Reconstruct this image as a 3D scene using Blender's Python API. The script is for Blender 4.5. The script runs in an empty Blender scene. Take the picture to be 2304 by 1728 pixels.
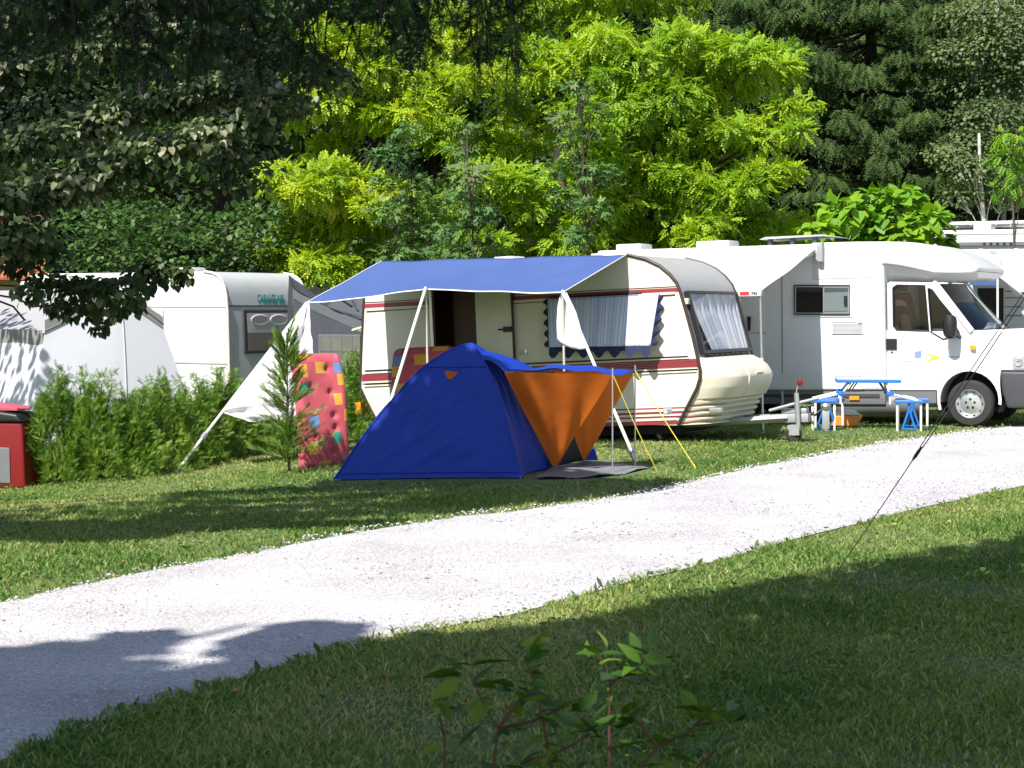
import bpy, bmesh, math, random
import numpy as np
from mathutils import Vector, Matrix

# ------------------------------------------------------------------ camera, sky, sun, exposure
scene = bpy.context.scene
COL = scene.collection
FPX, HX, HY, EYE = 4200.0, 1152.0, 693.0, 1.7      # focal length and horizon in photo pixels, eye height in metres
cam_d = bpy.data.cameras.new('camera')
cam_d.sensor_width = 36.0
cam_d.lens = 36.0 * FPX / 2304.0
cam_d.shift_y = -(864.0 - HY) / 2304.0
cam_d.clip_start, cam_d.clip_end = 0.1, 600.0
cam_d.dof.use_dof = True
cam_d.dof.focus_distance = 23.0
cam_d.dof.aperture_fstop = 11.0
cam = bpy.data.objects.new('camera', cam_d)
cam.location = (0, 0, EYE)
cam.rotation_euler = (math.radians(90), 0, 0)
COL.objects.link(cam)
scene.camera = cam

SUN_AZ, SUN_EL = math.radians(30), math.radians(50)   # azimuth measured to the left of straight behind the camera
S = Vector((-math.sin(SUN_AZ) * math.cos(SUN_EL), -math.cos(SUN_AZ) * math.cos(SUN_EL), math.sin(SUN_EL)))
world = bpy.data.worlds.new('World')
scene.world = world
world.use_nodes = True
wn = world.node_tree
sky = wn.nodes.new('ShaderNodeTexSky')
sky.sky_type = 'NISHITA'
sky.sun_disc = False
sky.sun_elevation = SUN_EL
sky.sun_rotation = math.atan2(S.x, S.y) % (2 * math.pi)
wn.links.new(sky.outputs[0], wn.nodes['Background'].inputs[0])
wn.nodes['Background'].inputs[1].default_value = 0.095
sun_d = bpy.data.lights.new('sun', 'SUN')
sun_d.energy = 5.0
sun_d.angle = math.radians(0.53)
sun_d.color = (1.0, 0.96, 0.90)
sun = bpy.data.objects.new('sun', sun_d)
sun.rotation_euler = S.to_track_quat('Z', 'Y').to_euler()
sun.location = (-10, -18, 24)
COL.objects.link(sun)
scene.view_settings.view_transform = 'Standard'
scene.view_settings.look = 'None'
scene.view_settings.exposure = 0.78
scene.view_settings.gamma = 1.0
scene.view_settings.use_curve_mapping = False
scene.cycles.max_bounces = 8
scene.cycles.transparent_max_bounces = 12
scene.cycles.caustics_reflective = False
scene.cycles.caustics_refractive = False

rng = np.random.default_rng(11)
random.seed(11)

# ------------------------------------------------------------------ geometry helpers
def ray(px, py):
    return np.array([(px - HX) / FPX, 1.0, (HY - py) / FPX])

def at(px, py, y):
    """the point seen at a photo pixel, y metres away"""
    d = ray(px, py) * y
    return np.array([d[0], d[1], d[2] + EYE])

def zg(x, y):
    """height of the lawn: level by the track, falling away gently towards the hedge on the left"""
    t = np.clip((np.asarray(y, float) - 15.0) / 5.0, 0, 1)
    return -0.05 * np.clip(-np.asarray(x, float), 0, 8) * t * t * (3 - 2 * t)

def G(px, py):
    """the ground point seen at a photo pixel"""
    z = 0.0
    for _ in range(12):
        p = at(px, py, FPX * (EYE - z) / (py - HY))
        z = 0.5 * z + 0.5 * float(zg(p[0], p[1]))
    return p

class Frame:
    """a thing's own axes: u along its length, v across (away from the camera), w up"""
    def __init__(self, origin, yaw, tilt=0.0):
        yaw = math.radians(yaw)
        self.o = np.array(origin, float)
        self.u = np.array([math.cos(yaw) * math.cos(tilt), -math.sin(yaw) * math.cos(tilt), math.sin(tilt)])
        self.v = np.array([math.sin(yaw), math.cos(yaw), 0.0])
        self.w = np.cross(self.u, self.v)
        self.R = np.array([self.u, self.v, self.w])
    def loc(self, px, py, v=0.0):
        d = ray(px, py)
        c = np.array([0, 0, EYE])
        t = (v - np.dot(c - self.o, self.v)) / np.dot(d, self.v)
        p = c + t * d - self.o
        return float(np.dot(p, self.u)), float(np.dot(p, self.w))
    def l(self, p):
        return self.R @ (np.array(p, float) - self.o)
    def W(self, p):
        return self.o + np.array(p, float) @ self.R
    def matrix(self):
        m = Matrix.Identity(4)
        for i, a in enumerate((self.u, self.v, self.w)):
            for j in range(3): m[j][i] = a[j]
        for j in range(3): m[j][3] = self.o[j]
        return m

def tag(o, label=None, cat=None, group=None, kind=None):
    if label: o['label'] = label
    if cat: o['category'] = cat
    if group: o['group'] = group
    if kind: o['kind'] = kind
    return o

def thing(name, label, cat, frame=None, loc=(0, 0, 0), group=None):
    o = bpy.data.objects.new(name, None)
    o.empty_display_size = 0.2
    COL.objects.link(o)
    if frame is not None: o.matrix_world = frame.matrix()
    else: o.location = loc
    return tag(o, label, cat, group)

def mk(name, V, F, mat, parent=None, smooth=False, rnd=None, mats=None, mi=None):
    me = bpy.data.meshes.new(name)
    V = np.asarray(V, float)
    if isinstance(F, np.ndarray) and F.ndim == 2:
        n, k = F.shape
        me.vertices.add(len(V)); me.vertices.foreach_set('co', V.astype(np.float32).ravel())
        me.loops.add(n * k); me.loops.foreach_set('vertex_index', F.astype(np.int32).ravel())
        me.polygons.add(n); me.polygons.foreach_set('loop_start', np.arange(0, n * k, k, dtype=np.int32))
        me.update(calc_edges=True)
        if smooth: me.polygons.foreach_set('use_smooth', np.ones(n, dtype=bool))
    else:
        me.from_pydata([tuple(p) for p in V], [], [tuple(int(i) for i in f) for f in F])
        if smooth: me.polygons.foreach_set('use_smooth', [True] * len(me.polygons))
    for m in (mats or [mat]): me.materials.append(m)
    if mi is not None: me.polygons.foreach_set('material_index', np.asarray(mi, dtype=np.int32))
    if rnd is not None:
        a = me.attributes.new('rnd', 'FLOAT', 'POINT')
        a.data.foreach_set('value', np.asarray(rnd, dtype=np.float32))
    me.update()
    o = bpy.data.objects.new(name, me)
    COL.objects.link(o)
    if parent is not None: o.parent = parent
    return o

def from_bm(name, bm, mat, parent=None, smooth=False):
    me = bpy.data.meshes.new(name)
    bmesh.ops.recalc_face_normals(bm, faces=bm.faces)
    bm.to_mesh(me); bm.free()
    me.materials.append(mat)
    if smooth: me.polygons.foreach_set('use_smooth', [True] * len(me.polygons))
    o = bpy.data.objects.new(name, me)
    COL.objects.link(o)
    if parent is not None: o.parent = parent
    return o

def bevel_sharp(bm, off, seg=2, ang=35):
    es = [e for e in bm.edges if len(e.link_faces) == 2 and e.calc_face_angle(0) > math.radians(ang)]
    if es: bmesh.ops.bevel(bm, geom=es, offset=off, segments=seg, affect='EDGES', profile=0.6)

def prism(name, poly, v0, v1, mat, parent=None, bev=0.0, seg=2, smooth=False, ang=35):
    """outline in (u, w) carried across from v0 to v1; v0, v1 may be lists, one value per corner"""
    n = len(poly)
    a = v0 if hasattr(v0, '__len__') else [v0] * n
    b = v1 if hasattr(v1, '__len__') else [v1] * n
    bm = bmesh.new()
    A = [bm.verts.new((p[0], a[i], p[1])) for i, p in enumerate(poly)]
    B = [bm.verts.new((p[0], b[i], p[1])) for i, p in enumerate(poly)]
    bm.faces.new(A); bm.faces.new(B[::-1])
    for i in range(n):
        j = (i + 1) % n
        bm.faces.new((A[j], A[i], B[i], B[j]))
    bmesh.ops.recalc_face_normals(bm, faces=bm.faces)
    if bev: bevel_sharp(bm, bev, seg, ang)
    o = from_bm(name, bm, mat, parent, False)
    if smooth: shade_auto(o)
    return o

def shade_auto(o, ang=40):
    me = o.data
    me.polygons.foreach_set('use_smooth', [True] * len(me.polygons))
    bm = bmesh.new(); bm.from_mesh(me)
    for e in bm.edges:
        e.smooth = not (len(e.link_faces) != 2 or e.calc_face_angle(0) > math.radians(ang))
    bm.to_mesh(me); bm.free()

def box(name, u0, u1, v0, v1, w0, w1, mat, parent=None, bev=0.0, seg=2):
    o = prism(name, [(u0, w0), (u1, w0), (u1, w1), (u0, w1)], v0, v1, mat, parent, bev, seg)
    if bev: shade_auto(o)
    return o

def tube_geo(pts, rad, n=8, cap=True):
    pts = [np.array(p, float) for p in pts]
    rad = rad if hasattr(rad, '__len__') else [rad] * len(pts)
    V, F = [], []
    prev = None
    for i, p in enumerate(pts):
        d = pts[min(i + 1, len(pts) - 1)] - pts[max(i - 1, 0)]
        d = d / (np.linalg.norm(d) + 1e-9)
        ref = np.array([0, 0, 1.0]) if abs(d[2]) < 0.9 else np.array([1.0, 0, 0])
        if prev is not None:
            ref = prev
        a = ref - d * np.dot(ref, d)
        a = a / (np.linalg.norm(a) + 1e-9)
        b = np.cross(d, a)
        prev = a
        for k in range(n):
            t = 2 * math.pi * k / n
            V.append(p + rad[i] * (a * math.cos(t) + b * math.sin(t)))
    for i in range(len(pts) - 1):
        for k in range(n):
            F.append((i * n + k, i * n + (k + 1) % n, (i + 1) * n + (k + 1) % n, (i + 1) * n + k))
    if cap:
        F.append(tuple(range(n))[::-1]); F.append(tuple(range((len(pts) - 1) * n, len(pts) * n)))
    return V, F

class MB:
    def __init__(self): self.V, self.F = [], []
    def add(self, V, F):
        k = len(self.V)
        self.V += [tuple(p) for p in V]
        self.F += [tuple(i + k for i in f) for f in F]
        return self
    def tube(self, pts, rad, n=6, cap=True): return self.add(*tube_geo(pts, rad, n, cap))
    def box(self, a, b):
        (x0, y0, z0), (x1, y1, z1) = a, b
        V = [(x, y, z) for z in (z0, z1) for y in (y0, y1) for x in (x0, x1)]
        return self.add(V, [(0, 2, 3, 1), (4, 5, 7, 6), (0, 1, 5, 4), (2, 6, 7, 3), (0, 4, 6, 2), (1, 3, 7, 5)])
    def build(self, name, mat, parent=None, smooth=False): 
        o = mk(name, self.V, self.F, mat, parent, False)
        if smooth: shade_auto(o)
        return o

def tube(name, pts, rad, mat, parent=None, n=8):
    V, F = tube_geo(pts, rad, n)
    o = mk(name, V, F, mat, parent)
    shade_auto(o, 50)
    return o

def lathe(name, prof, centre, axis, mat, parent=None, n=32):
    """prof: (radius, along axis) pairs turned about an axis through centre"""
    axis = np.array(axis, float); axis /= np.linalg.norm(axis)
    ref = np.array([0, 0, 1.0]) if abs(axis[2]) < 0.9 else np.array([1.0, 0, 0])
    a = np.cross(axis, ref); a /= np.linalg.norm(a); b = np.cross(axis, a)
    V, F = [], []
    for r, h in prof:
        for k in range(n):
            t = 2 * math.pi * k / n
            V.append(np.array(centre) + axis * h + r * (a * math.cos(t) + b * math.sin(t)))
    for i in range(len(prof) - 1):
        for k in range(n):
            F.append((i * n + k, i * n + (k + 1) % n, (i + 1) * n + (k + 1) % n, (i + 1) * n + k))
    o = mk(name, V, F, mat, parent)
    shade_auto(o, 35)
    return o

def grid_sheet(name, fn, nu, nv, mat, parent=None, smooth=True, mats=None, mi=None, thick=0.0):
    V = [fn(i / nu, j / nv) for j in range(nv + 1) for i in range(nu + 1)]
    F = np.array([(j * (nu + 1) + i, j * (nu + 1) + i + 1, (j + 1) * (nu + 1) + i + 1, (j + 1) * (nu + 1) + i)
                  for j in range(nv) for i in range(nu)])
    o = mk(name, V, F, mat, parent, smooth, mats=mats, mi=mi)
    if thick:
        m = o.modifiers.new('thickness', 'SOLIDIFY'); m.thickness = thick; m.offset = 0
    return o

def clip(poly, f):
    """part of a convex outline where f(p) >= 0"""
    out = []
    for i, p in enumerate(poly):
        q = poly[(i + 1) % len(poly)]
        a, b = f(p), f(q)
        if a >= 0: out.append(p)
        if (a >= 0) != (b >= 0):
            t = a / (a - b)
            out.append((p[0] + t * (q[0] - p[0]), p[1] + t * (q[1] - p[1])))
    return out

def noise1(x, seed=0):
    return math.sin(x * 1.7 + seed) * 0.5 + math.sin(x * 3.1 + seed * 2.3) * 0.3 + math.sin(x * 6.7 + seed * 0.7) * 0.2

# ------------------------------------------------------------------ materials
def nt(m):
    m.use_nodes = True
    t = m.node_tree
    return t, t.nodes['Principled BSDF']

def pm(name, col, rough=0.5, var=0.12, scale=6.0, bump=0.0, bscale=60.0, metal=0.0, coat=0.0, spec=0.5, dirt=0.0, dirtcol=(0.25, 0.2, 0.14), trans=0.0):
    """painted / plastic / cloth surface with uneven tone, fine relief and some dirt"""
    m = bpy.data.materials.new(name)
    t, b = nt(m)
    N, L = t.nodes, t.links
    tc = N.new('ShaderNodeTexCoord')
    n1 = N.new('ShaderNodeTexNoise'); n1.inputs['Scale'].default_value = scale; n1.inputs['Detail'].default_value = 5
    L.new(tc.outputs['Object'], n1.inputs['Vector'])
    mx = N.new('ShaderNodeMix'); mx.data_type = 'RGBA'
    mx.inputs['A'].default_value = (*[c * (1 - var) for c in col], 1)
    mx.inputs['B'].default_value = (*[min(1, c * (1 + var)) for c in col], 1)
    L.new(n1.outputs['Fac'], mx.inputs['Factor'])
    out = mx.outputs['Result']
    if dirt:
        n2 = N.new('ShaderNodeTexNoise'); n2.inputs['Scale'].default_value = 2.3; n2.inputs['Detail'].default_value = 9; n2.inputs['Roughness'].default_value = 0.7
        L.new(tc.outputs['Object'], n2.inputs['Vector'])
        mr = N.new('ShaderNodeMapRange'); mr.inputs['From Min'].default_value = 0.45; mr.inputs['From Max'].default_value = 0.75; mr.inputs['To Max'].default_value = dirt
        L.new(n2.outputs['Fac'], mr.inputs['Value'])
        m2 = N.new('ShaderNodeMix'); m2.data_type = 'RGBA'; m2.inputs['B'].default_value = (*dirtcol, 1)
        L.new(mr.outputs[0], m2.inputs['Factor']); L.new(out, m2.inputs['A'])
        out = m2.outputs['Result']
    L.new(out, b.inputs['Base Color'])
    b.inputs['Roughness'].default_value = rough
    b.inputs['Metallic'].default_value = metal
    b.inputs['Specular IOR Level'].default_value = spec
    b.inputs['Coat Weight'].default_value = coat
    b.inputs['Coat Roughness'].default_value = 0.08
    if bump:
        n3 = N.new('ShaderNodeTexNoise'); n3.inputs['Scale'].default_value = bscale; n3.inputs['Detail'].default_value = 4
        L.new(tc.outputs['Object'], n3.inputs['Vector'])
        bp = N.new('ShaderNodeBump'); bp.inputs['Strength'].default_value = bump; bp.inputs['Distance'].default_value = 0.02
        L.new(n3.outputs['Fac'], bp.inputs['Height']); L.new(bp.outputs[0], b.inputs['Normal'])
    if trans:
        tr = N.new('ShaderNodeBsdfTranslucent'); L.new(out, tr.inputs['Color'])
        ms = N.new('ShaderNodeMixShader'); ms.inputs[0].default_value = trans
        L.new(b.outputs[0], ms.inputs[1]); L.new(tr.outputs[0], ms.inputs[2])
        L.new(ms.outputs[0], N['Material Output'].inputs['Surface'])
    return m

def leafm(name, cols, trans=0.35, rough=0.5, spec=0.35):
    """leaf surface: tone picked per leaf, light passes through"""
    m = bpy.data.materials.new(name)
    t, b = nt(m)
    N, L = t.nodes, t.links
    at_ = N.new('ShaderNodeAttribute'); at_.attribute_name = 'rnd'
    cr = N.new('ShaderNodeValToRGB')
    els = cr.color_ramp.elements
    while len(els) < len(cols): els.new(0.5)
    for i, c in enumerate(cols):
        els[i].position = i / (len(cols) - 1); els[i].color = (*c, 1)
    L.new(at_.outputs['Fac'], cr.inputs[0])
    L.new(cr.outputs[0], b.inputs['Base Color'])
    b.inputs['Roughness'].default_value = rough
    b.inputs['Specular IOR Level'].default_value = spec
    tr = N.new('ShaderNodeBsdfTranslucent')
    hs = N.new('ShaderNodeHueSaturation'); hs.inputs['Saturation'].default_value = 1.15; hs.inputs['Value'].default_value = 1.1
    L.new(cr.outputs[0], hs.inputs['Color']); L.new(hs.outputs[0], tr.inputs['Color'])
    ms = N.new('ShaderNodeMixShader'); ms.inputs[0].default_value = trans
    L.new(b.outputs[0], ms.inputs[1]); L.new(tr.outputs[0], ms.inputs[2])
    L.new(ms.outputs[0], N['Material Output'].inputs['Surface'])
    return m

def glassm(name, tint=(0.35, 0.4, 0.4), gloss=0.12, ior=1.5):
    m = bpy.data.materials.new(name)
    m.use_nodes = True
    t = m.node_tree; N, L = t.nodes, t.links
    N.remove(N['Principled BSDF'])
    lw = N.new('ShaderNodeLayerWeight'); lw.inputs['Blend'].default_value = 0.5
    pw = N.new('ShaderNodeMath'); pw.operation = 'POWER'; pw.inputs[1].default_value = 4.0
    L.new(lw.outputs['Facing'], pw.inputs[0])
    ad = N.new('ShaderNodeMath'); ad.operation = 'MULTIPLY_ADD'; ad.inputs[1].default_value = 0.9 * (ior - 1) / 0.5; ad.inputs[2].default_value = gloss; ad.use_clamp = True
    L.new(pw.outputs[0], ad.inputs[0])
    tp = N.new('ShaderNodeBsdfTransparent'); tp.inputs['Color'].default_value = (*tint, 1)
    gl = N.new('ShaderNodeBsdfGlossy'); gl.inputs['Roughness'].default_value = 0.03
    nz = N.new('ShaderNodeTexNoise'); nz.inputs['Scale'].default_value = 3.0
    bp = N.new('ShaderNodeBump'); bp.inputs['Strength'].default_value = 0.03
    L.new(nz.outputs['Fac'], bp.inputs['Height']); L.new(bp.outputs[0], gl.inputs['Normal'])
    ms = N.new('ShaderNodeMixShader')
    L.new(ad.outputs[0], ms.inputs[0]); L.new(tp.outputs[0], ms.inputs[1]); L.new(gl.outputs[0], ms.inputs[2])
    L.new(ms.outputs[0], N['Material Output'].inputs['Surface'])
    return m

M = {}
M['cream'] = pm('cream_panel', (0.74, 0.69, 0.57), 0.35, 0.04, 3, 0.02, 12, dirt=0.10)
M['cream_plastic'] = pm('cream_plastic', (0.68, 0.62, 0.49), 0.4, 0.06, 4, dirt=0.18)
M['white'] = pm('white_paint', (0.72, 0.72, 0.715), 0.3, 0.03, 3, coat=0.3, dirt=0.10)
M['white_grp'] = pm('white_moulding', (0.60, 0.60, 0.595), 0.35, 0.04, 3, dirt=0.14)
M['grey_panel'] = pm('grey_panel', (0.40, 0.39, 0.38), 0.42, 0.06, 4, dirt=0.15)
M['pale_grey'] = pm('pale_grey_panel', (0.45, 0.47, 0.48), 0.45, 0.06, 4, dirt=0.15)
M['brown_trim'] = pm('brown_trim', (0.045, 0.03, 0.025), 0.45, 0.15)
M['maroon'] = pm('maroon_stripe', (0.26, 0.035, 0.045), 0.4, 0.12, 20)
M['black'] = pm('black_plastic', (0.012, 0.012, 0.014), 0.45, 0.2)
M['rubber'] = pm('tyre_rubber', (0.025, 0.024, 0.023), 0.8, 0.2, 30, 0.3, 90)
M['dark_grey'] = pm('dark_grey_plastic', (0.045, 0.047, 0.052), 0.55, 0.12, 10, 0.05, 200)
M['skirt'] = pm('skirt_grey', (0.14, 0.145, 0.155), 0.5, 0.1, 8, dirt=0.2)
M['alu'] = pm('aluminium', (0.62, 0.62, 0.62), 0.35, 0.08, 20, metal=0.85)
M['galv'] = pm('galvanised_steel', (0.40, 0.41, 0.42), 0.5, 0.2, 35, metal=0.5)
M['silver'] = pm('silver_wheel_trim', (0.55, 0.56, 0.57), 0.3, 0.05, 12, metal=0.7)
M['pole_white'] = pm('white_pole', (0.75, 0.74, 0.70), 0.4, 0.06)
M['pole_beige'] = pm('beige_pole', (0.5, 0.46, 0.38), 0.4, 0.1)
M['awning_blue'] = pm('blue_awning_cloth', (0.07, 0.118, 0.30), 0.7, 0.08, 2.5, 0.15, 300, spec=0.2, trans=0.12)
M['tent_blue'] = pm('blue_tent_cloth', (0.007, 0.042, 0.37), 0.6, 0.15, 3, 0.35, 7, spec=0.3, trans=0.1)
M['tent_orange'] = pm('orange_tent_cloth', (0.85, 0.21, 0.028), 0.6, 0.08, 3, 0.2, 12, spec=0.2, trans=0.5)
M['sheet'] = pm('white_cotton', (0.80, 0.79, 0.80), 0.85, 0.05, 8, 0.3, 18, spec=0.1, trans=0.25)
M['ground_mat'] = pm('grey_groundsheet', (0.16, 0.17, 0.18), 0.7, 0.25, 6, 0.4, 20)
M['yellow_rope'] = pm('yellow_cord', (0.75, 0.62, 0.05), 0.7, 0.1)
M['grey_rope'] = pm('grey_cord', (0.09, 0.09, 0.1), 0.8, 0.3, 80)
M['wood_dark'] = pm('dark_wood_interior', (0.085, 0.035, 0.02), 0.5, 0.35, 3)
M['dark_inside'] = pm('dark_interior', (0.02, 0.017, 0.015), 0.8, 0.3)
M['slate'] = pm('slate_canvas', (0.06, 0.065, 0.075), 0.85, 0.12, 4, 0.25, 20, spec=0.15)
M['slate_light'] = pm('light_slate_canvas', (0.11, 0.12, 0.135), 0.85, 0.12, 4, 0.25, 20, spec=0.15)
M['canvas'] = pm('pale_canvas', (0.72, 0.72, 0.77), 0.85, 0.05, 4, 0.1, 25, spec=0.15, trans=0.25)
M['roof_canvas'] = pm('grey_roof_canvas', (0.30, 0.30, 0.31), 0.85, 0.06, 4, 0.1, 25, spec=0.15)
M['canvas_grey'] = pm('grey_canvas_band', (0.26, 0.25, 0.25), 0.85, 0.08, 4, 0.2, 25, spec=0.15)
M['blue_plastic'] = pm('blue_plastic', (0.02, 0.16, 0.55), 0.35, 0.08, 8)
M['orange_plastic'] = pm('orange_plastic', (0.75, 0.25, 0.04), 0.4, 0.1)
M['amber'] = pm('amber_lens', (0.85, 0.30, 0.02), 0.2, 0.1, 30)
M['red_plastic'] = pm('red_plastic', (0.19, 0.008, 0.010), 0.35, 0.15, 5)
M['red_faded'] = pm('faded_red_cloth', (0.42, 0.07, 0.10), 0.8, 0.15)
M['teal'] = pm('teal_lettering', (0.02, 0.24, 0.27), 0.5, 0.05)
M['bark'] = pm('bark', (0.07, 0.05, 0.037), 0.9, 0.4, 6, 0.8, 18)
M['bark_dark'] = pm('dark_bark', (0.035, 0.026, 0.02), 0.9, 0.4, 6, 0.8, 18)
M['bark_birch'] = pm('birch_bark', (0.5, 0.48, 0.44), 0.8, 0.3, 9, 0.3, 18, dirt=0.7, dirtcol=(0.05, 0.045, 0.04))
M['red_stem'] = pm('red_stem', (0.10, 0.035, 0.022), 0.6, 0.3, 12)
M['glass'] = glassm('clear_glass', (0.72, 0.76, 0.76), 0.04)
M['film'] = glassm('clear_acrylic', (0.92, 0.93, 0.94), 0.02, 1.12)
M['glass_dark'] = glassm('tinted_glass', (0.16, 0.17, 0.17), 0.08)
M['headlight'] = pm('headlight_lens', (0.5, 0.52, 0.55), 0.08, 0.35, 40, metal=0.4, coat=1.0)
M['seat_brown'] = pm('brown_seat_cloth', (0.07, 0.035, 0.025), 0.9, 0.2)
M['tiles'] = pm('roof_tile', (0.42, 0.13, 0.07), 0.8, 0.3, 9)
M['render'] = pm('house_render', (0.48, 0.38, 0.28), 0.9, 0.15, 5)

# ------------------------------------------------------------------ ground, road, grass
FAR = [(-1500, 1640), (-700, 1490), (-300, 1410), (0, 1354), (260, 1303), (521, 1251), (781, 1204), (1042, 1160), (1152, 1153), (1464, 1106), (1673, 1056), (1985, 998), (2304, 956), (2700, 925), (3300, 895)]
NEAR = [(-1500, 2500), (-700, 2050), (-300, 1850), (0, 1712), (52, 1690), (260, 1622), (469, 1549), (573, 1515), (781, 1455), (1042, 1404), (1152, 1384), (1360, 1326), (1569, 1275), (1777, 1218), (2037, 1152), (2304, 1094), (2700, 1032), (3300, 975)]
fx, fy = np.array(FAR).T; nx_, ny_ = np.array(NEAR).T
def far_y(px): return np.interp(px, fx, fy)
def near_y(px): return np.interp(px, nx_, ny_)
def to_px(x, y):
    return HX + x * FPX / y, HY + EYE * FPX / y
def wob(x, y):
    return 0.10 * np.sin(3.1 * x + 1.3 * y) + 0.07 * np.sin(7.3 * x - 5.1 * y + 1.0) + 0.05 * np.sin(17.0 * x + 13.0 * y)
def on_road(x, y, grow=0.0):
    px, py = to_px(x, y)
    ya = FPX * EYE / (far_y(px) - HY)      # distance of the far edge along this line of sight
    yb = FPX * EYE / (near_y(px) - HY)
    w = wob(x, y)
    return (y < ya + w + grow) & (y > yb - w - grow)

def ground_material():
    m = bpy.data.materials.new('lawn_soil'); t, b = nt(m); N, L = t.nodes, t.links
    tc = N.new('ShaderNodeTexCoord')
    n1 = N.new('ShaderNodeTexNoise'); n1.inputs['Scale'].default_value = 1.3; n1.inputs['Detail'].default_value = 8
    n2 = N.new('ShaderNodeTexNoise'); n2.inputs['Scale'].default_value = 35; n2.inputs['Detail'].default_value = 6
    for n in (n1, n2): L.new(tc.outputs['Object'], n.inputs['Vector'])
    c1 = N.new('ShaderNodeValToRGB')
    c1.color_ramp.elements[0].color = (0.075, 0.13, 0.04, 1); c1.color_ramp.elements[1].color = (0.18, 0.20, 0.075, 1)
    c1.color_ramp.elements[0].position = 0.35; c1.color_ramp.elements[1].position = 0.7
    L.new(n1.outputs['Fac'], c1.inputs[0])
    mx = N.new('ShaderNodeMix'); mx.data_type = 'RGBA'; mx.blend_type = 'MULTIPLY'; mx.inputs['Factor'].default_value = 0.7
    c2 = N.new('ShaderNodeValToRGB'); c2.color_ramp.elements[0].color = (0.35, 0.35, 0.3, 1); c2.color_ramp.elements[1].color = (1.3, 1.3, 1.1, 1)
    L.new(n2.outputs['Fac'], c2.inputs[0]); L.new(c1.outputs[0], mx.inputs['A']); L.new(c2.outputs[0], mx.inputs['B'])
    L.new(mx.outputs['Result'], b.inputs['Base Color']); b.inputs['Roughness'].default_value = 0.95
    bp = N.new('ShaderNodeBump'); bp.inputs['Strength'].default_value = 0.8; bp.inputs['Distance'].default_value = 0.03
    L.new(n2.outputs['Fac'], bp.inputs['Height']); L.new(bp.outputs[0], b.inputs['Normal'])
    return m
def gravel_material():
    m = bpy.data.materials.new('limestone_gravel'); t, b = nt(m); N, L = t.nodes, t.links
    tc = N.new('ShaderNodeTexCoord')
    vo = N.new('ShaderNodeTexVoronoi'); vo.inputs['Scale'].default_value = 75
    n1 = N.new('ShaderNodeTexNoise'); n1.inputs['Scale'].default_value = 0.9; n1.inputs['Detail'].default_value = 7
    n2 = N.new('ShaderNodeTexNoise'); n2.inputs['Scale'].default_value = 120; n2.inputs['Detail'].default_value = 4
    for n in (vo, n1, n2): L.new(tc.outputs['Object'], n.inputs['Vector'])
    c1 = N.new('ShaderNodeValToRGB'); c1.color_ramp.elements[0].color = (0.39, 0.37, 0.38, 1); c1.color_ramp.elements[1].color = (0.55, 0.53, 0.54, 1)
    c1.color_ramp.elements[0].position = 0.3; c1.color_ramp.elements[1].position = 0.65
    L.new(n1.outputs['Fac'], c1.inputs[0])
    sp = N.new('ShaderNodeSeparateColor'); L.new(vo.outputs['Color'], sp.inputs[0])
    mr = N.new('ShaderNodeMapRange'); mr.inputs['To Min'].default_value = 0.68; mr.inputs['To Max'].default_value = 1.15
    L.new(sp.outputs[0], mr.inputs['Value'])
    mx = N.new('ShaderNodeMix'); mx.data_type = 'RGBA'; mx.blend_type = 'MULTIPLY'; mx.inputs['Factor'].default_value = 1
    L.new(c1.outputs[0], mx.inputs['A']); L.new(mr.outputs[0], mx.inputs['B'])
    L.new(mx.outputs['Result'], b.inputs['Base Color']); b.inputs['Roughness'].default_value = 0.92
    ad = N.new('ShaderNodeMath'); ad.operation = 'MULTIPLY_ADD'; ad.inputs[1].default_value = -1.2
    L.new(vo.outputs['Distance'], ad.inputs[0]); L.new(n2.outputs['Fac'], ad.inputs[2])
    bp = N.new('ShaderNodeBump'); bp.inputs['Strength'].default_value = 0.55; bp.inputs['Distance'].default_value = 0.008
    L.new(ad.outputs[0], bp.inputs['Height']); L.new(bp.outputs[0], b.inputs['Normal'])
    return m
M['soil'] = ground_material(); M['gravel'] = gravel_material()

gxs = np.concatenate([[-260, -120, -60, -30, -20], np.arange(-14, 14.01, .7), [20, 30, 60, 120, 260]])
gys = np.concatenate([[-120, -50, -20, -8, 0], np.arange(4, 34.01, .7), [38, 45, 60, 90, 150, 300]])
V = [(a, b, float(zg(a, b))) for b in gys for a in gxs]
ng = len(gxs)
F = np.array([(j * ng + i, j * ng + i + 1, (j + 1) * ng + i + 1, (j + 1) * ng + i) for j in range(len(gys) - 1) for i in range(ng - 1)])
g = mk('ground', V, F, M['soil'], None, True)
tag(g, 'mown green lawn and soil of the campsite', 'ground', kind='structure')
pxs = np.linspace(-1500, 3300, 130)
V, F = [], []
NR = 26
for i, px in enumerate(pxs):
    a, b = G(px, far_y(px)), G(px, near_y(px))
    for j in range(NR + 1):
        p = a + (b - a) * (j / NR)
        e = min(j, NR - j) / NR
        V.append((p[0], p[1], 0.004 + 0.03 * min(1, e * 5) + 0.006 * math.sin(p[0] * 2.1) * math.sin(p[1] * 1.7)))
F = np.array([(i * (NR + 1) + j, (i + 1) * (NR + 1) + j, (i + 1) * (NR + 1) + j + 1, i * (NR + 1) + j + 1) for i in range(len(pxs) - 1) for j in range(NR)])
r = mk('gravel_road', V, F[:, ::-1], M['gravel'], None, True)
tag(r, 'pale limestone gravel track crossing the lawn', 'road', kind='structure')

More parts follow.
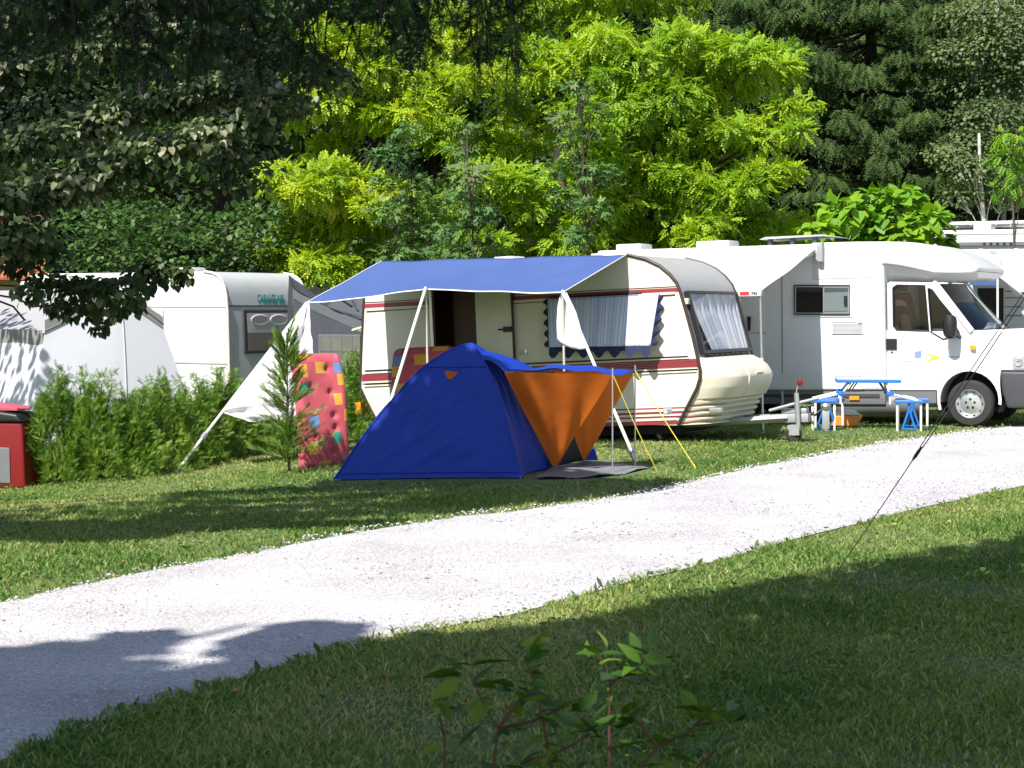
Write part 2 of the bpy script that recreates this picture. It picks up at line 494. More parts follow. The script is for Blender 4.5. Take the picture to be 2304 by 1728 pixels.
def scatter(name, tv, tf, pos, ydir, nrm, scale, mat, parent=None, rnd=None, smooth=False):
    """many small pieces in one mesh; ydir = length direction, nrm = facing"""
    tv = np.asarray(tv, float); tf = np.asarray(tf, int)
    y = ydir / (np.linalg.norm(ydir, axis=1, keepdims=True) + 1e-9)
    x = np.cross(y, nrm); x /= (np.linalg.norm(x, axis=1, keepdims=True) + 1e-9)
    z = np.cross(x, y)
    sc = scale if scale.ndim == 2 else np.repeat(scale[:, None], 3, 1)
    V = (pos[:, None, :] + (tv[None, :, 0:1] * sc[:, None, 0:1]) * x[:, None, :] + (tv[None, :, 1:2] * sc[:, None, 1:2]) * y[:, None, :]
         + (tv[None, :, 2:3] * sc[:, None, 2:3]) * z[:, None, :])
    K, n = len(pos), len(tv)
    F = (tf[None] + (np.arange(K) * n)[:, None, None]).reshape(-1, tf.shape[1])
    if rnd is None: rnd = rng.random(K)
    return mk(name, V.reshape(-1, 3), F, mat, parent, smooth, rnd=np.repeat(rnd, n))

# stones lying on the track
def rand_ground(n, y0, y1, side=0.30, extra=0.6):
    y = np.sqrt(rng.random(n) * (y1 ** 2 - y0 ** 2) + y0 ** 2)
    x = (rng.random(n) * 2 - 1) * (side * y + extra)
    return x, y
oct_v = [(1, 0, -.3), (-1, 0, -.3), (0, 1, -.3), (0, -1, -.3), (0, 0, 1)]
oct_f = [(0, 2, 4), (2, 1, 4), (1, 3, 4), (3, 0, 4)]
M['stone'] = leafm('limestone_chips', [(0.26, 0.25, 0.25), (0.42, 0.40, 0.41), (0.53, 0.51, 0.52), (0.62, 0.60, 0.61)], 0.0, 0.9, 0.2)
x, y = rand_ground(90000, 6.5, 26)
k = on_road(x, y, 0.0) | (on_road(x, y, .10) & (rng.random(len(x)) < .03)); x, y = x[k], y[k]
n = len(x)
an = rng.random(n) * 6.28
sz = (0.0035 + 0.008 * rng.random(n) ** 2.4) * (0.7 + y / 25)
o = scatter('gravel_stones', oct_v, oct_f, np.stack([x, y, 0.034 + 0 * x], 1), np.stack([np.cos(an), np.sin(an), rng.normal(0, .2, n)], 1),
        np.stack([rng.normal(0, .25, n), rng.normal(0, .25, n), np.ones(n)], 1), np.stack([sz, sz * (0.6 + .6 * rng.random(n)), sz * .6], 1), M['stone'])
tag(o, 'loose pale limestone chips strewn on the gravel track', 'gravel', kind='stuff')

# grass
M['grass'] = leafm('grass_blades', [(0.07, 0.165, 0.036), (0.135, 0.24, 0.05), (0.245, 0.33, 0.075), (0.36, 0.385, 0.125), (0.52, 0.45, 0.23)], 0.4, 0.5, 0.25)
TENT_BASE = [G(735, 1088), G(1200, 1092), G(1415, 1076), G(1480, 1050), G(1320, 1028), G(820, 1030)]
def in_poly(x, y, P):
    c = np.zeros(len(x), bool)
    n = len(P)
    for i in range(n):
        (x0, y0), (x1, y1) = P[i][:2], P[(i + 1) % n][:2]
        k = ((y0 > y) != (y1 > y)) & (x < (x1 - x0) * (y - y0) / (y1 - y0 + 1e-12) + x0)
        c ^= k
    return c
parts_x, parts_y = [], []
for n, a, b in ((210000, 6.0, 11), (190000, 11, 17), (130000, 17, 24), (60000, 24, 33)):
    x, y = rand_ground(n, a, b)
    parts_x.append(x); parts_y.append(y)
x, y = np.concatenate(parts_x), np.concatenate(parts_y)
patch = np.sin(x * 1.9 + 1.1 * y) * np.sin(y * 1.4 - x * 0.7) + 0.5 * np.sin(5.3 * x + 2.0) * np.sin(4.1 * y)
k = ~on_road(x, y, -0.03) & ~in_poly(x, y, TENT_BASE) & (rng.random(len(x)) < 0.75 + 0.25 * patch)
x, y, patch = x[k], y[k], patch[k]
n = len(x)
h = (0.014 + 0.025 * rng.random(n) ** 1.6) * (1 + 0.35 * patch) + (rng.random(n) < 0.010) * 0.07 * rng.random(n)
wd = (0.0024 + 0.0022 * rng.random(n)) * (0.7 + y / 14)
an = rng.random(n) * 6.28; la = rng.random(n) * 6.28; ln = h * (0.3 + 1.1 * rng.random(n))
base = np.stack([x, y, zg(x, y)], 1)
sd = np.stack([np.cos(an), np.sin(an), np.zeros(n)], 1) * wd[:, None]
lean = np.stack([np.cos(la), np.sin(la), np.zeros(n)], 1) * ln[:, None]
up = np.array([0, 0, 1.0]) * h[:, None]
nr_b = y < 12.5
def blades(k, fine):
    b, s_, u_, l_ = base[k], sd[k], up[k], lean[k]
    if fine: return np.stack([b - s_, b + s_, b + u_ * .62 + l_ * .35 + s_ * .8, b + u_ * .62 + l_ * .35 - s_ * .8, b + u_ + l_], 1), np.array([(0, 1, 2), (0, 2, 3), (3, 2, 4)])
    return np.stack([b - s_ * 1.15, b + s_ * 1.15, b + u_ + l_], 1), np.array([(0, 1, 2)])
Vn, tn_ = blades(nr_b, True); Vf, tf_f = blades(~nr_b, False)
V = np.concatenate([Vn.reshape(-1, 3), Vf.reshape(-1, 3)])
F = np.concatenate([(tn_[None] + (np.arange(len(Vn)) * 5)[:, None, None]).reshape(-1, 3), (tf_f[None] + (np.arange(len(Vf)) * 3)[:, None, None]).reshape(-1, 3) + 5 * len(Vn)])
big = np.sin(.63 * x + .41 * y + 1) * np.sin(.52 * y - .77 * x) + .5 * np.sin(2.3 * x - 1.2 * y)
rr = np.clip(0.42 - 0.14 * patch + .16 * big + 0.20 * rng.normal(size=n), 0, 0.85); rr[rng.random(n) < 0.045 + .05 * (big > .5)] = 1.0
o = mk('grass', V, F, M['grass'], None, False, rnd=np.concatenate([np.repeat(rr[nr_b], 5), np.repeat(rr[~nr_b], 3)]))
tag(o, 'short mown grass with dry straw-coloured blades', 'grass', kind='stuff')
# clover and plantain leaves in the lawn
hv = [(0, 0, 0), (.32, .25, .05), (.42, .62, .08), (0, 1, .02), (-.42, .62, .08), (-.32, .25, .05)]
hf = [(0, 1, 2), (0, 2, 3), (0, 3, 4), (0, 4, 5)]
x, y = rand_ground(52000, 6.2, 30)
pt = np.sin(x * 1.1 + .6 * y + 2) * np.sin(y * .9 - x * .5) + .6 * np.sin(3.1 * x) * np.sin(2.7 * y + 1)
k = ~on_road(x, y, -0.02) & ~in_poly(x, y, TENT_BASE) & (rng.random(len(x)) < 0.35 + 0.4 * pt)
x, y = x[k], y[k]; n = len(x)
an = rng.random(n) * 6.28
o = scatter('clover_leaves', hv, hf, np.stack([x, y, zg(x, y) + 0.012 + 0.03 * rng.random(n)], 1), np.stack([np.cos(an), np.sin(an), .15 + .4 * rng.random(n)], 1),
            np.stack([-.3 * np.cos(an), -.3 * np.sin(an), np.ones(n)], 1), 0.018 + 0.035 * rng.random(n) ** 2,
            leafm('lawn_weeds', [(0.05, 0.12, 0.02), (0.09, 0.18, 0.035), (0.14, 0.22, 0.045)], 0.3), None, None)
tag(o, 'low broad clover and plantain leaves among the grass', 'weeds', kind='stuff')

# ------------------------------------------------------------------ main caravan
o25 = at(818, HY, 25.4); o25[2] = 0
C1 = Frame(o25, 26, 0.050)
def cl(pts, v=0.0): return [C1.loc(a, b, v) for a, b in pts]
cv = thing('caravan', 'cream touring caravan with maroon stripes under the blue awning', 'caravan', C1)
CW = 2.08
front = cl([(1411, 573), (1452, 583), (1484, 598), (1507, 617), (1523, 637), (1530, 654), (1544, 703), (1559, 758), (1569, 802), (1575, 831), (1575, 851), (1568, 874), (1553, 903), (1533, 941), (1526, 957)])
rear = cl([(849, 948), (828, 908), (811, 872), (813, 800), (818, 690), (821, 650), (830, 615), (848, 592)])
topw = front[0][1]
prof = rear + [(0.35, topw + 0.0), (2.0, topw + 0.02)] + front     # from rear floor, over the roof, to front floor
nr, nf = len(rear) + 2, len(front)
du0, du1 = C1.loc(974, 700)[0], C1.loc(1067, 700)[0]
dt, ds = C1.loc(1000, 622)[1], 0.16
mb = MB()
for pl in (clip(prof, lambda p: du0 - p[0]), clip(prof, lambda p: p[0] - du1),
           clip(clip(clip(prof, lambda p: p[0] - du0), lambda p: du1 - p[0]), lambda p: p[1] - dt),
           clip(clip(clip(prof, lambda p: p[0] - du0), lambda p: du1 - p[0]), lambda p: ds - p[1])):
    n = len(pl)
    V = [(p[0], 0, p[1]) for p in pl] + [(p[0], 0.03, p[1]) for p in pl]
    F = [tuple(range(n))[::-1], tuple(range(n, 2 * n))] + [(i, (i + 1) % n, n + (i + 1) % n, n + i) for i in range(n)]
    mb.add(V, F)
mb.build('side_wall', M['cream'], cv)
mk('far_wall', [(p[0], CW, p[1]) for p in prof], [tuple(range(len(prof)))], M['cream'], cv)
def strip(name, pts, mat, v0=0.0, v1=CW, smooth=True, crown=0.0):
    V, F = [], []
    nv = 8
    for p in pts:
        for j in range(nv + 1):
            t = j / nv
            V.append((p[0], v0 + (v1 - v0) * t, p[1] + crown * math.sin(math.pi * t)))
    n = nv + 1
    F = np.array([(i * n + j, i * n + j + 1, (i + 1) * n + j + 1, (i + 1) * n + j) for i in range(len(pts) - 1) for j in range(nv)])
    return mk(name, V, F, mat, cv, smooth)
strip('rear_panel', prof[:nr - 2], M['cream'])
strip('roof', prof[nr - 3:nr + 1], M['white_grp'], smooth=False)
strip('front_panel', front, M['grey_panel'])
strip('floor', [prof[-1], prof[0]], M['dark_inside'])
for vv, nm in ((-0.004, 'edge_trim'), (CW + 0.004, 'edge_trim')):
    tube(nm, [(p[0], vv, p[1]) for p in front], 0.022, M['brown_trim'], cv, 8)
    tube(nm, [(p[0], vv, p[1]) for p in rear], 0.018, M['brown_trim'], cv, 8)
tube('awning_rail', [(rear[-1][0], -0.012, rear[-1][1]), (0.35, -0.012, topw), (2.0, -0.012, topw + .02), (front[0][0], -0.012, front[0][1])], 0.014, M['alu'], cv)
# inside, seen through the door
box('inner_partition', du0 - 0.5, du1 + 0.7, 0.72, 0.76, 0.05, topw - 0.05, M['wood_dark'], cv)
box('inner_cupboard', du0 + 0.15, du0 + 0.5, 0.30, 0.70, 0.12, topw - 0.1, M['wood_dark'], cv)
box('inner_floor', du0 - 0.4, du1 + 0.6, 0.04, 0.72, 0.08, 0.12, M['wood_dark'], cv)
# door frame and opened door leaf
for a, b, nm in ((du0 - 0.045, du0, 'door_frame'), (du1, du1 + 0.02, 'door_frame')):
    box(nm, a, b, -0.02, 0.05, ds, dt, M['alu'] if a < du0 else M['black'], cv, 0.004, 1)
d0, d1 = C1.loc(1071, 700, -0.05)[0], C1.loc(1152, 700, -0.05)[0]
leaf = box('door', d0, d1, -0.075, -0.035, ds + 0.02, dt - 0.04, M['cream'], cv, 0.012)
for a, b in ((d0 - 0.012, d0 - 0.001), (d1 + 0.001, d1 + 0.014)):
    box('door_seal', a, b, -0.078, -0.03, ds + 0.02, dt - 0.04, M['brown_trim'], leaf)
hu, hw = C1.loc(1140, 741, -0.09)
mb = MB(); mb.box((hu - 0.04, -0.115, hw - 0.035), (hu + 0.075, -0.076, hw + 0.035)); mb.box((hu - 0.12, -0.105, hw - 0.012), (hu - 0.04, -0.085, hw + 0.012))
mb.build('handle', M['black'], leaf)
# sockets and service flap
su, sw = C1.loc(1180, 792)
bx_ = box('socket', su - 0.05, su + 0.05, -0.02, 0.0, sw - 0.035, sw + 0.035, M['alu'], cv, 0.006)
box('flap', su - 0.035, su + 0.01, -0.026, -0.021, sw - 0.025, sw + 0.025, M['pale_grey'], bx_)
su, sw = C1.loc(1503, 925)
bx_ = box('socket', su - 0.06, su + 0.06, -0.02, 0.0, sw - 0.04, sw + 0.04, M['alu'], cv, 0.006)
box('flap', su - 0.05, su + 0.0, -0.026, -0.021, sw - 0.03, sw + 0.03, M['pale_grey'], bx_)
# stripes: (name, material, w at rear, w at front, how proud)
def stripe(nm, mat, pyl0, pyl1, pyr0, pyr1, xl, xr, proud=0.006, skip=True):
    a0, a1 = C1.loc(820, pyl0), C1.loc(820, pyl1)
    b0, b1 = C1.loc(1520, pyr0), C1.loc(1520, pyr1)
    ul, ur = C1.loc(xl, pyl0)[0], C1.loc(xr, pyr0)[0]
    f0 = lambda u: a0[1] + (b0[1] - a0[1]) * (u - a0[0]) / (b0[0] - a0[0])
    f1 = lambda u: a1[1] + (b1[1] - a1[1]) * (u - a1[0]) / (b1[0] - a1[0])
    segs = [(ul, ur)]
    if skip: segs = [(ul, du0 - 0.05), (du1 + 0.02, ur)]
    for s0, s1 in segs:
        prism(nm, [(s0, f1(s0)), (s1, f1(s1)), (s1, f0(s1)), (s0, f0(s0))], -proud, 0.001, mat, cv)
stripe('trim_line', M['brown_trim'], 680.0, 681.6, 643.6, 645.2, 819, 1522)
stripe('upper_stripe', M['maroon'], 684, 693.5, 647.5, 656, 818, 1526)
stripe('upper_rail', M['cream'], 694.2, 700, 656.6, 662, 824, 1519, 0.022)
stripe('upper_rail_groove', M['brown_trim'], 700.4, 701.8, 662.4, 664, 826, 1519, 0.008)
stripe('groove', M['black'], 833, 837, 801.5, 805, 822, 1548, 0.010)
stripe('lower_rail', M['cream'], 837.5, 841, 805.5, 808, 822, 1550, 0.018)
for i in range(5):
    stripe('lower_stripe', M['maroon'], 842 + 3.3 * i, 844.5 + 3.3 * i, 809 + 3.9 * i, 812.2 + 3.9 * i, 815, 1570, 0.012 if i % 2 else 0.008)
stripe('lower_rail', M['cream'], 859.5, 862.5, 829, 831.4, 816, 1570, 0.018)
stripe('groove', M['black'], 863, 866.5, 832, 835, 822, 1568, 0.010)
stripe('lower_rail', M['cream'], 867, 870, 835.5, 838.5, 820, 1568, 0.018)
for a, b, xr in ((916, 919, 1545), (926, 930, 1540), (936, 939, 1534), (946, 954, 1526)):
    stripe('bottom_stripe', M['maroon'], a + 24, b + 24, a, b, 850, xr, 0.007, False)
for a, b, xr in ((920, 925, 1542), (931, 935, 1537), (940, 945, 1522)):
    stripe('bottom_rail', M['cream'], a + 24, b + 24, a, b, 850, xr, 0.016, False)
# side window behind the cloth
a, b = C1.loc(1240, 668), C1.loc(1450, 780)
wf = box('window', a[0], b[0], -0.03, 0.0, b[1], a[1], M['black'], cv, 0.01)
box('pane', a[0] + .04, b[0] - .04, -0.036, -0.031, b[1] + .04, a[1] - .04, M['glass_dark'], wf)
# front window with curtain
p1, p2 = np.array(front[5]), np.array(front[8])
dn = (p2 - p1) / np.linalg.norm(p2 - p1); nn = np.array([-dn[1], dn[0]]); nn = nn if nn[0] > 0 else -nn
LEN = np.linalg.norm(p2 - p1)
def fw(t, v, off): q = p1 + dn * LEN * t + nn * off; return (q[0], v, q[1])
def fquad(name, t0, t1, v0, v1, o0, o1, mat, parent):
    V = [fw(t, v, o_) for o_ in (o0, o1) for (t, v) in ((t0, v0), (t1, v0), (t1, v1), (t0, v1))]
    F = [(0, 1, 2, 3), (7, 6, 5, 4), (0, 4, 5, 1), (1, 5, 6, 2), (2, 6, 7, 3), (3, 7, 4, 0)]
    return mk(name, V, F, mat, parent)
fwin = fquad('front_window', 0.02, 0.98, 0.10, CW - 0.10, -0.03, 0.012, M['black'], cv)
def curt(i, j):
    w = 0.014 * math.sin(i * 70) + 0.008 * math.sin(i * 33 + 1)
    nar = 0.10 * (1 - (2 * abs(i - .5)) ** 2) * 0
    lo, hi = 0.20 + 0.34 * max(0, j - .15) ** 1.2, CW - 0.17 - 0.05 * j
    return fw(0.04 + 0.88 * j, lo + (hi - lo) * i, 0.028 + w)
def striped(name, bands, axis='X', freq=1.0, base=(0.75, 0.76, 0.82), trans=0.1):
    """cloth with woven coloured stripes; bands = (position, width, colour) in the repeat"""
    m = bpy.data.materials.new(name); t, b = nt(m); N, L = t.nodes, t.links
    a_ = N.new('ShaderNodeAttribute'); a_.attribute_name = 'rnd'
    mt = N.new('ShaderNodeMath'); mt.operation = 'MULTIPLY'; mt.inputs[1].default_value = freq
    fr = N.new('ShaderNodeMath'); fr.operation = 'FRACT'
    L.new(a_.outputs['Fac'], mt.inputs[0]); L.new(mt.outputs[0], fr.inputs[0])
    cr = N.new('ShaderNodeValToRGB'); cr.color_ramp.interpolation = 'CONSTANT'
    cr.color_ramp.elements[0].color = (*base, 1); cr.color_ramp.elements[1].position = 0.999; cr.color_ramp.elements[1].color = (*base, 1)
    for p, w, c in bands:
        e = cr.color_ramp.elements.new(p); e.color = (*c, 1)
        e = cr.color_ramp.elements.new(p + w); e.color = (*base, 1)
    L.new(fr.outputs[0], cr.inputs[0]); L.new(cr.outputs[0], b.inputs['Base Color'])
    b.inputs['Roughness'].default_value = 0.8; b.inputs['Specular IOR Level'].default_value = 0.15
    return m
M['curtain'] = striped('curtain_cloth', [(0.1, 0.09, (0.50, 0.54, 0.66)), (0.35, 0.04, (0.62, 0.52, 0.57)), (0.6, 0.16, (0.54, 0.57, 0.68)), (0.85, .03, (0.42, .46, .58))], freq=3.3, base=(0.66, 0.67, 0.73))
cu = grid_sheet('curtain', curt, 90, 6, M['curtain'], fwin)
a_ = cu.data.attributes.new('rnd', 'FLOAT', 'POINT'); a_.data.foreach_set('value', np.tile(np.linspace(0, 1, 91), 7).astype(np.float32))
fquad('pane', 0.05, 0.95, 0.14, CW - 0.14, 0.055, 0.06, M['film'], fwin)
for t0, t1, v0, v1 in ((0.02, 0.98, 0.10, 0.15), (0.02, 0.98, CW - 0.15, CW - 0.10), (0.02, 0.06, 0.15, CW - 0.15), (0.93, 0.98, 0.15, CW - 0.15)):
    fquad('frame', t0, t1, v0, v1, 0.012, 0.068, M['black'], fwin)
for v in (0.07, CW - 0.07):
    q = fw(0.16, v, 0.02); box('marker_light', q[0] - .02, q[0] + .04, v - .04, v + .04, q[2] - .045, q[2] + .03, M['amber'] if v > 1 else M['cream_plastic'], cv, 0.01)
# nose box with ribs
fr_w = np.array([p[1] for p in front])[::-1]; fr_u = np.array([p[0] for p in front])[::-1]
wtop = front[8][1] - 0.015; wbot = front[-1][1] + 0.0
seam = C1.loc(1690, 893, 0.6)[1]
rows = 90
V, F = [], []
nv = 40
for j in range(rows + 1):
    w = wbot + (wtop - wbot) * j / rows
    ub = np.interp(w, fr_w, fr_u)
    if w > seam:
        s = (w - seam) / (wtop - seam)
        d = 0.44 * (1 - s ** 3.2) ** 0.6 + 0.02
        uref = np.interp(seam, fr_w, fr_u)
        d = d + max(0, (uref - ub)) * 0.6
    else:
        s = (seam - w) / (seam - wbot)
        d = 0.40 - 0.10 * s + np.interp(seam, fr_w, fr_u) - ub
        ph = (s * 4.4) % 1.0
        d += 0.075 * (1 - abs(2 * ph - 1) ** 3) - 0.05
        d -= 0.06 * s
    for i in range(nv + 1):
        t = 2 * i / nv - 1
        bulge = (1 - abs(t) ** 4.5) 
        V.append((ub + 0.004 + d * bulge ** 0.75, 0.012 + (CW - 0.024) * i / nv, w))
n = nv + 1
F = np.array([(j * n + i, j * n + i + 1, (j + 1) * n + i + 1, (j + 1) * n + i) for j in range(rows) for i in range(nv)])
nose = mk('gas_locker', V, F, M['cream_plastic'], cv, True)
k0 = rows * n
mk('locker_top', V[k0:k0 + n] + [V[k0], V[k0 + nv]], [tuple(range(n))], M['cream_plastic'], nose)
mk('locker_underside', V[:n], [tuple(range(n))[::-1]], M['cream_plastic'], nose)
for kk in (1.0, 2.0, 3.0, 4.0):
    ws_ = seam - (seam - wbot) * kk / 4.4
    jj = int(round((ws_ - wbot) / (wtop - wbot) * rows))
    tube('rib_joint', [np.array(V[jj * n + i]) + np.array([.002, -.004, 0]) for i in range(0, 9)], .007, M['maroon'], nose, 5)
def nose_pt(w, v):
    j = int(round((w - wbot) / (wtop - wbot) * rows)); i = int(round((v - 0.012) / (CW - 0.024) * nv))
    return np.array(V[max(0, min(rows, j)) * n + max(0, min(nv, i))])
tube('locker_ridge', [nose_pt(seam + 0.02 + t * (wtop - seam - .08), 0.62) + np.array([0.004, 0, 0]) for t in np.linspace(0, 1, 9)], 0.012, M['cream_plastic'], nose)
q = nose_pt((seam + wtop) / 2 + 0.03, 1.05); tube('locker_grip', [q + np.array([.004, -.14, 0]), q + np.array([.012, 0, .006]), q + np.array([.004, .14, 0])], 0.014, M['cream_plastic'], nose)
for i in range(8):
    v = 0.3 + i * 0.2; q = fw(0.985, v, 0.03); box('window_clip', q[0] - 0.01, q[0] + 0.07, v - 0.02, v + 0.02, q[2] - 0.03, q[2] - 0.008, M['black'], cv)
q = C1.loc(1600, 923, 0.1); box('number_lamp', q[0] - .0, q[0] + .16, 0.02, 0.10, q[1] - .03, q[1] + .03, M['alu'], cv, 0.006)
# roof vents
for px, wd_ in ((1130, 0.45),):
    u = C1.loc(px, 575, 0.6)[0]
    prism('roof_vent', [(u - wd_ / 2, topw), (u + wd_ / 2, topw), (u + wd_ / 2 - .08, topw + .12), (u - wd_ / 2 + .10, topw + .12)], 0.6, 1.0, M['white_grp'], cv, 0.02)
u = C1.loc(1300, 566, 1.0)[0]
box('roof_vent', u - .2, u + .2, .8, 1.2, topw, topw + .06, M['white_grp'], cv, .02)
# tail light and rear grab handle
q = C1.loc(811, 918, 0.06); mb = MB(); mb.box((q[0] - .05, 0.0, q[1] - .09), (q[0] + .04, .12, q[1] + .08)); mb.build('tail_light', M['amber'], cv)
q = C1.loc(811, 742, 0.15); tube('grab_handle', [(q[0] + .05, .12, q[1] + .03), (q[0] - .10, .12, q[1] - .0), (q[0] - .10, .35, q[1] - .02), (q[0] + .05, .35, q[1])], .02, M['cream_plastic'], cv)
# chassis, wheels
box('chassis', 0.5, front[-1][0] - 0.1, 0.25, CW - 0.25, front[-1][1] - 0.12, front[-1][1] - 0.0, M['dark_inside'], cv)
def wheel(parent, c, axis, R, rimR, wd_, mat_rim, holes=0, name='wheel'):
    w_ = lathe(name, [(rimR, -wd_ * .5), (rimR + .02, -wd_ * .5), (R - .035, -wd_ * .48), (R - .008, -wd_ * .36), (R, -wd_ * .2), (R, wd_ * .2), (R - .008, wd_ * .36), (R - .035, wd_ * .48), (rimR, wd_ * .5)], c, axis, M['rubber'], parent, 48)
    return w_
for v in (0.12, CW - 0.12):
    zc = 0.0
    p = C1.l(np.array(C1.W((2.35, v, 0)))); wz = -0.5
    base = C1.W((2.35, v, 0.25)); hub = np.array([base[0], base[1], 0.31]); c = C1.l(hub)
    w_ = wheel(cv, c, (0, -1, 0), .31, .18, .17, None)
    lathe('rim', [(0.0, .05), (.08, .06), (.14, .03), (.18, .06), (.185, .085)], c, (0, -1 if v < 1 else 1, 0), M['silver'], w_)
# drawbar, coupling, jockey wheel
zf = front[-1][1]
hitch_w = C1.l(at(1770, 942, 23.6))[2]
cu_ = front[-1][0]
tipu = C1.loc(1822, 940, CW / 2)[0]
mb = MB()
for sgn in (-1, 1):
    mb.tube([(cu_ - .3, CW / 2 + sgn * 0.62, hitch_w - .03), (tipu - 0.28, CW / 2 + sgn * 0.06, hitch_w)], 0.045, 4)
dbar = mb.build('drawbar', M['galv'], cv)
box('coupling', tipu - .72, tipu, CW / 2 - .07, CW / 2 + .07, hitch_w - .06, hitch_w + .05, M['galv'], dbar, .01)
box('coupling_head', tipu - .36, tipu - .02, CW / 2 - .06, CW / 2 + .06, hitch_w + .05, hitch_w + .12, M['galv'], dbar, .02)
tube('brake_lever', [(tipu - .50, CW / 2 - .09, hitch_w + .10), (tipu - .2, CW / 2 - .09, hitch_w + .17), (tipu + .15, CW / 2 - .09, hitch_w + .24)], .022, M['galv'], dbar)
ju = C1.loc(1794, 930, CW / 2 - .12)[0]
jz = C1.W((ju, CW / 2 - .12, 0)); gl = -C1.W((ju, CW / 2 - .12, 0))[2]
jt = C1.loc(1794, 884, CW / 2 - .12)[1]
tube('jockey_tube', [(ju, CW / 2 - .12, gl + .12), (ju, CW / 2 - .12, jt)], .032, M['alu'], dbar, 12)
tube('jockey_crank', [(ju, CW / 2 - .12, jt), (ju + .01, CW / 2 - .12, jt + .05), (ju + .06, CW / 2 - .12, jt + .14)], .009, M['galv'], dbar)
q = C1.loc(1800, 861, CW / 2 - .12)
lathe('crank_knob', [(0, -.045), (.03, -.035), (.042, 0), (.032, .035), (0, .045)], (q[0], CW / 2 - .12, q[1]), (0, 0, 1), M['red_plastic'], dbar, 14)
jw = lathe('jockey_wheel', [(.03, -.045), (.09, -.045), (.105, -.02), (.105, .02), (.09, .045), (.03, .045)], (ju - .06, CW / 2 - .12, gl + .105), (.3, -1, 0), M['rubber'], cv, 20)
mb = MB(); mb.box((ju - .12, CW / 2 - .18, gl + .09), (ju + .03, CW / 2 - .168, gl + .22)); mb.box((ju - .12, CW / 2 - .072, gl + .09), (ju + .03, CW / 2 - .06, gl + .22)); mb.build('fork', M['galv'], jw)
# corner steadies
for u in (cu_ - .5,):
    b0 = C1.W((u, .35, 0)); tube('corner_steady', [(u, .35, zf), (u + .12, .35, -b0[2] + .02)], .025, M['galv'], cv)

# ------------------------------------------------------------------ blue awning with its poles
aw = thing('awning', 'blue sun canopy stretched from the caravan roof on slanting white poles', 'awning', C1)
AV = -2.0
RL = C1.loc(860, 588); RR = front[0]
OL, OM, OR = C1.loc(690, 681, AV), C1.loc(960, 649, AV), C1.loc(1266, 658, AV)
def awn(i, j):
    # i along the rail, j outwards
    ru = RL[0] + (RR[0] - RL[0]) * i; rw = RL[1] + (RR[1] - RL[1]) * i
    k_ = (OM[0] - OL[0]) / (OR[0] - OL[0])
    ou = OL[0] + (OR[0] - OL[0]) * i
    if i < k_: s = i / k_; ow = OL[1] + (OM[1] - OL[1]) * s; sag = 0.018 * math.sin(math.pi * s)
    else: s = (i - k_) / (1 - k_); ow = OM[1] + (OR[1] - OM[1]) * s; sag = 0.02 * math.sin(math.pi * s)
    ow -= sag * j
    wr = 0.020 * math.sin(46 * i + 9 * j) * math.sin(math.pi * min(1, j * 1.15)) * math.exp(-((i - 1) / .16) ** 2) * min(1, (1 - i) * 14) + .014 * math.sin(38 * i - 8 * j) * j * (1 - j) * 3 * math.exp(-((i - k_) / .12) ** 2) + .006 * math.sin(15 * i + 3) + .004 * math.sin(9 * j + 31 * i)
    v = -0.02 + (AV + 0.02) * j
    v += 0.10 * math.sin(math.pi * (s)) * j * (0.6)
    return (ru + (ou - ru) * j, v, rw + (ow - rw) * j - 0.06 * math.sin(math.pi * j) * (0.75 * math.sin(math.pi * i)) + wr * min(1, (1 - i) * 14))
grid_sheet('canopy', awn, 48, 20, M['awning_blue'], aw, thick=0.004)
tube('hem', [awn(i / 40, 1.0) for i in range(41)], 0.008, M['pole_white'], aw, 6)
tube('hem', [awn(0.0, j / 16) for j in range(17)], 0.007, M['pole_white'], aw, 6)
tube('hem', [awn(1.0, j / 16) for j in range(17)], 0.007, M['pole_white'], aw, 6)
lp_top, lp_bot = np.array([OL[0], AV, OL[1]]), C1.l(G(395, 1064))
tube('slanting_pole', [lp_top, lp_bot], 0.018, M['pole_white'], aw)
q = lp_top + (lp_bot - lp_top) * .80
lathe('pole_clamp', [(.0, -.05), (.035, -.045), (.035, .045), (0, .05)], q, lp_bot - lp_top, M['alu'], aw, 12)
mp_top = np.array(awn((OM[0] - OL[0]) / (OR[0] - OL[0]), 1.0)) + [0, -.02, .02]
tube('slanting_pole', [mp_top, C1.l(G(838, 1036))], 0.019, M['pole_white'], aw)
rp_top, rp_bot = np.array([OR[0], AV, OR[1] + .02]), C1.l(G(1432, 1041))
tube('slanting_pole', [rp_top, rp_bot], 0.019, M['pole_white'], aw)
q = rp_top + (rp_bot - rp_top) * .93
lathe('pole_clamp', [(.0, -.05), (.03, -.045), (.03, .045), (0, .05)], q, rp_bot - rp_top, M['alu'], aw, 12)
for p in (mp_top, rp_top):
    w_ = C1.W(p); b_ = C1.l((w_[0] + .04, w_[1] + .02, 0)); tube('upright_pole', [p, b_], 0.015, M['pole_beige'], aw)

